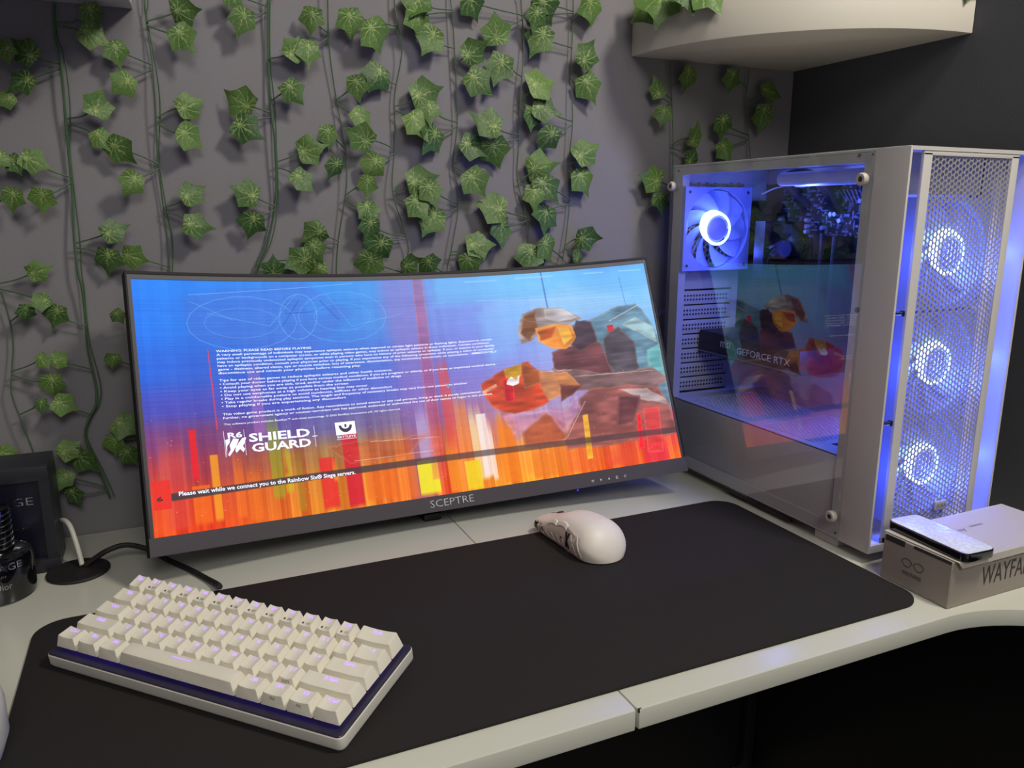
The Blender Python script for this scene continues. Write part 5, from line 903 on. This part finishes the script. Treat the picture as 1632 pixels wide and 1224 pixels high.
# glass side and its thumbscrews
b = new(); box(b, X0 - .001, X0 + .0028, YG + .0006, YR, Z0, Z1 + .0002, bev=.0006, seg=1)
gl = obj('glass_side_panel', b, M_glass, pc, label='clear glass side panel reflecting the monitor')
for y, z in ((.1635, .4190), (-.1745, .4172), (-.1757, .0408), (.1635, .0408)):
    b = new(); Mx = Matrix.Translation((X0 - .001, y, z)) @ Matrix.Rotation(-pi / 2, 4, 'Y')
    lathe(b, [(0, .0), (.0062, .0), (.0068, .0015), (.0068, .0050), (.0058, .0066), (.0034, .0068), (.0030, .0056), (0, .0056)], 26, Mx, 0)
    lathe(b, [(0, .0056), (.0026, .0056), (.0022, .0066), (0, .0067)], 18, Mx, 1)
    obj('thumbscrew', b, [M_lid, M_ink2], gl)
for y, z, r_ in ((-.1615, .4425, .0020), (-.1790, .4425, .0012), (.158, .4405, .0015), (-.1780, .2795, .0030), (-.1775, .0200, .0014)):
    b = new(); lathe(b, [(0, 0), (r_, 0), (r_, .0006), (0, .0006)], 16, Matrix.Translation((XI - .0001, y, z)) @ Matrix.Rotation(-pi / 2, 4, 'Y')); obj('screw_hole', b, M_ink, pc)
# power supply shroud with a perforated top
b = new()
box(b, .0180, .0195, -.1690, .150, Z0 + .003, .1110, bev=.0004)
box(b, .0180, .1880, -.1690, -.118, .1095, .1110); box(b, .0180, .0300, -.118, .150, .1095, .1110); box(b, .150, .1880, -.118, .150, .1095, .1110); box(b, .03, .15, .128, .150, .1095, .1110)
box(b, .0300, .150, -.028, -.012, .1095, .1112)
fns = lambda x, y, d: Vector((.0325 + y, -.115 + x, .1108 - d))
perf(b, fns, .240, .115, .0062, .0024, .001, keep=lambda x, y: not (.085 < x < .105))
obj('power_supply_shroud', b, M_white, pc)
b = new(); box(b, .045, .10, -.160, -.132, .1105, .1113, mi=0); obj('cable_opening', b, M_ink2, pc)
# fans
def fan(parent, c, ax, ay, size, name, blade_m, frame_m, ring_m, dep=.022, n=9):
    """ax, ay span the face; the face looks along ax x ay"""
    Mf = frame_M(c, ax, ay)
    hb = new(); Rr = size * .475; N = 64
    t = new(); rings = []
    for z in (0, -dep):
        o_, i_ = [], []
        for k in range(N):
            a = 2 * pi * k / N; m_ = max(abs(cos(a)), abs(sin(a))); o_.append(t.verts.new((size / 2 * cos(a) / m_, size / 2 * sin(a) / m_, z))); i_.append(t.verts.new((Rr * cos(a), Rr * sin(a), z)))
        rings.append((o_, i_))
    (o0, i0), (o1, i1) = rings
    for k in range(N):
        l = (k + 1) % N
        t.faces.new((o0[k], o0[l], i0[l], i0[k])); t.faces.new((o1[k], i1[k], i1[l], o1[l])); t.faces.new((o0[k], o1[k], o1[l], o0[l])); t.faces.new((i0[k], i0[l], i1[l], i1[k]))
    bmesh.ops.recalc_face_normals(t, faces=t.faces); merge(hb, t, Mf)
    for sx in (-1, 1):
        for sy in (-1, 1): lathe(hb, [(0, .0003), (.0022, .0003), (.0022, -.0003), (0, -.0003)], 12, Mf @ Matrix.Translation((sx * size * .438, sy * size * .438, 0)), 1)
    for a in (45, 135, 225, 315):
        tube(hb, [Mf @ Vector((.018 * cos(radians(a)), .018 * sin(radians(a)), -dep + .002)), Mf @ Vector((Rr * cos(radians(a + 8)), Rr * sin(radians(a + 8)), -dep + .002))], .0022, 6)
    fo = obj(name, hb, [frame_m, M_ink2], parent)
    bl = new(); r0, r1 = size * .17, Rr - .0016
    for q in range(n):
        a0 = 2 * pi * q / n; nr, nc = 8, 6; G_ = []
        for i in range(nr + 1):
            u = i / nr; r_ = r0 + (r1 - r0) * u; row = []
            for j in range(nc + 1):
                v = j / nc; a = a0 + .95 * v * (2 * pi / n) + .55 * u; row.append(bl.verts.new(Mf @ Vector((r_ * cos(a), r_ * sin(a), -.003 - (dep - .007) * v * (.9 - .35 * u)))))
            G_.append(row)
        for i in range(nr):
            for j in range(nc): bl.faces.new((G_[i][j], G_[i][j + 1], G_[i + 1][j + 1], G_[i + 1][j]))
    obj('blades', bl, blade_m, fo)
    h_ = new(); lathe(h_, [(0, .0002), (size * .135, .0002), (size * .15, -.0015), (size * .165, -.006), (size * .165, -dep + .001), (0, -dep + .001)], 36, Mf)
    obj('hub', h_, M_hub if ring_m else mat('cooler_hub', (84, 84, 110), .4), fo)
    if ring_m:
        g_ = new(); 
        for k in range(48):
            def rp(kk, out, z):
                a = 2 * pi * kk / 48; w_ = size * (.198 + .075 * max(0, -cos(a + .5)) ** 2) if out else size * .166
                return g_.verts.new(Mf @ Vector((w_ * cos(a), w_ * sin(a), z)))
            g_.faces.new((rp(k, 0, 0), rp(k, 1, 0), rp(k + 1, 1, 0), rp(k + 1, 0, 0))); g_.faces.new((rp(k, 1, 0), rp(k, 1, -.002), rp(k + 1, 1, -.002), rp(k + 1, 1, 0)))
        bmesh.ops.remove_doubles(g_, verts=g_.verts, dist=1e-6)
        obj('light_ring', g_, ring_m, fo, label='glowing blue-white ring')
    return fo
for k, z in enumerate((.3395, .2165, .0975)):
    fan(pc, (.1140, -.2055, z), (1, 0, 0), (0, 0, 1), .119, 'front_fan', M_fanw, M_fanw, M_ring, dep=.0165)
fan(pc, (.0750, .1400, .3590), (1, 0, 0), (0, 0, 1), .119, 'rear_fan', M_fanw, M_fanw, M_ringr, dep=.024)
BL = (.06, .115, 1.0)
for z in (.3395, .2165, .0975):
    lamp('case_light', 'POINT', (.085, -.2135, z + .004), .27, BL, .006, None)
    lamp('case_light', 'POINT', (.150, -.2135, z - .02), .18, BL, .006, None)
    lamp('case_light', 'POINT', (.114, -.165, z), .40, BL, .01, None)
    lamp('case_light', 'POINT', (.0265, -.206, z), .026, BL, .006, None)
    lamp('case_light', 'POINT', (.1945, -.206, z), .026, BL, .006, None)
lamp('case_light', 'POINT', (.050, .124, .370), .13, (.07, .12, 1), .008, None)
lamp('case_light', 'POINT', (.085, .124, .325), .11, (.07, .12, 1), .008, None)
lamp('case_light', 'POINT', (.085, -.02, .395), .50, (.10, .16, 1), .01, None)  # added blue fill to brighten the interior; no fan sits here
# boards inside
b = new(); box(b, .1840, .1858, -.070, .164, .176, .424, bev=.0004)
mb = obj('motherboard', b, M_pcb, pc, label='black circuit board with silver parts and pale markings')
rr_ = random.Random(4); b = new(); c_ = new()
for _ in range(240):
    y, z = rr_.uniform(-.066, .125), rr_.uniform(.345, .420); w_, h_, d_ = rr_.choice([(.004, .002, .0015), (.0075, .0035, .003), (.0025, .0025, .002), (.011, .002, .004)])
    if rr_.random() < .5: w_, h_ = h_, w_
    box(b, .1840 - d_, .1842, y, y + w_, z, z + h_)
for k in range(9): tube(b, [(.178, -.05 + k * .007, .385 + .002 * k), (.178, -.038 + k * .007, .413)], .0012, 5)
for y, z in ((.125, .372), (.072, .372), (.072, .3635), (.072, .356), (.042, .362), (.028, .3805), (.021, .3805), (.10, .405), (.012, .372), (-.02, .398)):
    lathe(c_, [(0, 0), (.0032, 0), (.0034, .0004), (.0034, .0078), (.003, .0085), (0, .0085)], 16, Matrix.Translation((.1842, y, z)) @ Matrix.Rotation(-pi / 2, 4, 'Y'))
obj('board_parts', b, M_parts, mb, sharp=0); obj('capacitors', c_, M_capac, mb)
b = new(); box(b, .150, .184, .135, .163, .205, .400, bev=.002); io = obj('rear_port_cover', b, M_black, mb)
b = new()
for z, s, w_ in ((.392, 'DDR4', .012), (.368, 'CPU', .010), (.345, 'ARMOR', .016), (.318, 'PRO', .012)):
    text(b, s, plane_fn((.1495, .158, z), (0, -1, 0), (0, 0, 1)), 0, w_, 0, .0045)
obj('board_markings', b, M_ink, io, sharp=0) if False else b.free()
fc = fan(pc, (.1480, .0780, .3310), (1, 0, 0), (0, 0, 1), .080, 'cooler_fan', M_black, M_black, None, dep=.020)
b = new()
for k in range(16): box(b, .140, .184, .1000, .132, .292 + k * .005, .2932 + k * .005)
obj('cooler_fins', b, M_black, pc, sharp=0)
for k in range(2):
    b = new(); box(b, .150, .184, .012 - k * .022, .018 - k * .022, .215, .352, bev=.001); obj('memory_module', b, M_black, pc)
b = new(); box(b, .165, .184, -.066, -.050, .20, .39, bev=.002); obj('board_power_plug', b, mat('plug_black', (26, 26, 30), .5), pc)
b = new(); tube(b, spline([(.16, .055, .392), (.12, .060, .425), (.12, .03, .434), (.125, .005, .425), (.178, .012, .385)], 8), .0062, 10); tube(b, spline([(.134, .118, .409), (.14, .09, .418), (.16, .06, .418)], 6), .0012, 6, mi=1); obj('cable_loop', b, [M_rubber, M_cablew], pc, label='thick black cable looping at the top')
b = new(); tube(b, [(.06, -.165, .424), (.06, .0, .424)], .0085, 14); tube(b, [(.085, -.165, .424), (.085, .0, .424)], .0085, 14); obj('top_bracket', b, M_white, pc)
# graphics card
b = new(); box(b, .070, .183, -.045, .164, .1735, .2085, bev=.003); gc = obj('graphics_card', b, M_gpu, pc, label='dark graphics card with white lettering')
b = new()
pf = plane_fn((.0697, 0, 0), (0, -1, 0), (0, 0, 1))
text(b, 'msi', pf, -.112, -.0905, .1895, .2015, bold=.0); text(b, 'GEFORCE RTX', pf, -.0760, .029, .1850, .1945, bold=.0)
obj('card_lettering', b, M_txt, gc, sharp=0)
b = new(); box(b, .0685, .0702, -.040, .160, .1765, .1785); obj('trim_strip', b, M_parts, gc)

# ------------------------------------------------------------------ spectacles carton and the slab on it
bx = thing('carton', 'grey spectacles carton lettered WAYFARER standing before the computer case', 'box', (.098, -.29, 0))
b = new(); box(b, .0060, .1960, -.3300, -.2500, .0003, .0500, bev=.0008, seg=1); body = obj('carton_body', b, M_card, bx)
b = new()
box(b, .0085, .1985, -.3335, -.2470, .0503, .0515, bev=.0004, seg=1)
prism(b, [(.0085, 0), (.1985, 0), (.1985, .0075), (.0150, .0075)], -.0006, .0006, M=frame_M((0, -.3338, .0512), (1, 0, 0), (0, 0, -1)))
lid = obj('lid', b, M_lid, bx, label='pale lid flap with small grey script')
b = new(); pf = plane_fn((0, -.33035, 0), (1, 0, 0), (0, 0, 1))
text(b, 'WAYFARER', pf, .0520, .1480, .0160, .0365, bold=.0); text(b, 'CUSTOM  CASES  EYEWEAR', pf, .066, .150, .0395, .0428, bold=.0)
obj('carton_lettering', b, M_ink2, body, sharp=0)
b = new(); pe = plane_fn((.00570, 0, 0), (0, -1, 0), (0, 0, 1))
text(b, 'WAYFARER', pe, .2760, .2990, .0150, .0195, bold=.01)
for yc in (.2805, .2945):
    P = [(yc + .0062 * cos(t) * (1.05 if sin(t) > 0 else .85), .0285 + .0048 * sin(t)) for t in np.linspace(0, 2 * pi, 24, endpoint=False)]
    Q = [(yc + .0052 * cos(t) * (1.05 if sin(t) > 0 else .85), .0285 + .0038 * sin(t)) for t in np.linspace(0, 2 * pi, 24, endpoint=False)]
    PV = [b.verts.new(pe(*q)) for q in P]; QV = [b.verts.new(pe(*q)) for q in Q]
    for k in range(24): b.faces.new((PV[k], PV[(k + 1) % 24], QV[(k + 1) % 24], QV[k]))
obj('spectacles_mark', b, M_ink, body, sharp=0, label='printed outline of spectacles with the word WAYFARER')
b = new(); pt = plane_fn((0, 0, .05175), (1, 0, 0), (0, 1, 0))
text(b, 'Ray', pt, .072, .090, -.2855, -.2765, bold=-.01); text(b, 'GENUINE', pt, .100, .121, -.2800, -.2768, bold=-.004)
obj('lid_script', b, M_ink, lid, sharp=0)
b = new(); box(b, .0055, .0062, -.2760, -.2530, .0440, .0500); box(b, .0055, .0062, -.3290, -.2870, .0470, .0500); obj('lid_slot', b, M_ink2, body, sharp=0)
GM = Matrix.Translation((.0345, -.2920, .0517)) @ Matrix.Rotation(radians(-3), 4, 'Z')
gd = thing('remote_control', 'slim black-sided slab with a pearly mottled top lying on the carton', 'remote control', (.0345, -.2920, .0517), radians(-3))
b = new(); prism(b, rrect(-.0215, .0215, -.0480, .0480, .008, 6), .0, .0090, bev=.0012, M=GM); obj('body', b, M_glossblack, gd)
def pearl():
    m = bpy.data.materials.new('pearl_top'); m.use_nodes = True; nt = m.node_tree; b_ = nt.nodes['Principled BSDF']
    tc = nt.nodes.new('ShaderNodeTexCoord'); vo = nt.nodes.new('ShaderNodeTexVoronoi'); vo.inputs['Scale'].default_value = 260; nt.links.new(tc.outputs['Object'], vo.inputs['Vector'])
    rp = nt.nodes.new('ShaderNodeValToRGB'); rp.color_ramp.elements[0].color = (.55, .6, .72, 1); rp.color_ramp.elements[1].color = (.85, .85, .88, 1)
    nt.links.new(vo.outputs['Distance'], rp.inputs[0]); nt.links.new(rp.outputs[0], b_.inputs['Base Color']); b_.inputs['Roughness'].default_value = .22
    bp = nt.nodes.new('ShaderNodeBump'); bp.inputs['Strength'].default_value = .5; bp.inputs['Distance'].default_value = .0006
    nt.links.new(vo.outputs['Distance'], bp.inputs['Height']); nt.links.new(bp.outputs['Normal'], b_.inputs['Normal']); return m
b = new(); prism(b, rrect(-.0205, .0205, -.0470, .0470, .0072, 6), .0088, .0096, bev=.0003, M=GM); obj('pearly_top', b, pearl(), gd, label='white mottled pearly top')

# ------------------------------------------------------------------ left end of the desk
pbx = thing('perfume_box', 'tall black perfume box with a recessed navy front and silver letters', 'box', (-.852, .16, 0))
b = new()
PX0, PX1, PYF, PYB, PZ = -.905, -.8015, .127, .188, .1195
box(b, PX0, PX1, PYF + .006, PYB, 0, PZ, bev=.0015); box(b, PX1 - .010, PX1, PYF, PYF + .0062, .0145, PZ - .0158); box(b, PX0, PX0 + .010, PYF, PYF + .0062, .0145, PZ - .0158)
box(b, PX0, PX1, PYF, PYF + .008, PZ - .016, PZ, bev=.001); box(b, PX0, PX1 + .001, PYF - .002, PYF + .008, 0, .015, bev=.001)
pk = obj('box_shell', b, M_boxrim, pbx)
b = new(); box(b, PX0 + .009, PX1 - .009, PYF + .0045, PYF + .0062, .014, PZ - .015); wn = obj('front_panel', b, M_navy, pbx, label='deep navy recessed front')
b = new(); pf = plane_fn((0, PYF + .0042, 0), (1, 0, 0), (0, 0, 1)); text(b, 'SAUVAGE', pf, -.892, -.8190, .0770, .0855, bold=-.01); text(b, 'DIOR', pf, -.868, -.8220, .0460, .0525, bold=-.01); obj('box_lettering', b, M_silver, wn, sharp=0)
bt = thing('perfume_bottle', 'glossy black round perfume bottle with ridged cap and silver lettering', 'perfume bottle', (-.8525, .088, 0))
MB_ = Matrix.Translation((-.8525, .088, 0))
b = new(); lathe(b, [(0, 0), (.030, 0), (.0335, .0025), (.0345, .010), (.0345, .040), (.0330, .0455), (.028, .0490), (.0195, .0510), (0, .0510)], 56, MB_); bo = obj('bottle_body', b, M_glossblack, bt)
b = new(); lathe(b, [(0, .0508), (.0185, .0508), (.0185, .0900), (.017, .0925), (0, .0928)], 44, MB_); cp = obj('cap', b, M_glossblack, bt)
b = new()
for z in (.0530, .0580, .0640, .0700, .0760, .0820, .0870): lathe(b, [(.0184, z), (.0194, z + .0003), (.0194, z + .0011), (.0184, z + .0014)], 44, MB_)
obj('cap_rings', b, M_silver, cp, label='thin silver rings round the cap')
b = new()
cyl = lambda x, y: Vector((-.8525 + .0348 * sin(x / .0348), .088 - .0348 * cos(x / .0348), y))
text(b, 'SAUVAGE', cyl, -.020, .030, .0365, .0435, bold=-.005); text(b, 'Dior', cyl, .004, .0185, .0175, .0240, bold=0); text(b, 'PARFUM', cyl, -.002, .014, .0300, .0325)
obj('bottle_lettering', b, M_silver, bo, sharp=0)
b = new(); lathe(b, [(0, 0), (.0302, 0), (.0312, .0008), (.0312, .0022), (.0300, .0032), (.0285, .0032), (0, .0034)], 56, Matrix.Translation((-.783, .1125, 0)))
pk_ = obj('cable_grommet', b, M_rubber, None); tag(centre(pk_), 'flat round black grommet cover on the desk beside the perfume box', 'cable grommet')
b = new(); tube(b, spline([(-.776, .117, .0048), (-.768, .116, .0105), (-.752, .114, .0195), (-.734, .118, .0205), (-.712, .118, .0105), (-.692, .095, .0035), (-.671, .060, .0030), (-.656, .030, .0032), (-.648, .008, .0060), (-.6465, -.006, .0095)], 10), .0030, 10)
o = obj('keyboard_cable', b, M_rubber); tag(o, 'black cable arching from the round grommet cover to the back of the keyboard', 'cable')
b = new(); tube(b, spline([(-.822, .196, .018), (-.805, .180, .036), (-.796, .160, .0440), (-.789, .145, .0400), (-.783, .130, .020), (-.7795, .118, .0050)], 10), .0027, 10)
o = obj('white_cable', b, M_cablew); tag(o, 'short white cable bent over behind the perfume box down to the grommet', 'cable')
b = new(); lathe(b, [(0, .0), (.030, .0), (.040, .006), (.0455, .022), (.0455, .045), (.043, .058), (.034, .068), (.018, .073), (0, .074)], 48, Matrix.Translation((-.8465, -.2050, .0002)))
o = obj('white_canister', b, mat('glazed_white', (200, 200, 200), .25)); tag(centre(o), 'rounded glossy white object at the lower left edge of the desk', 'container')
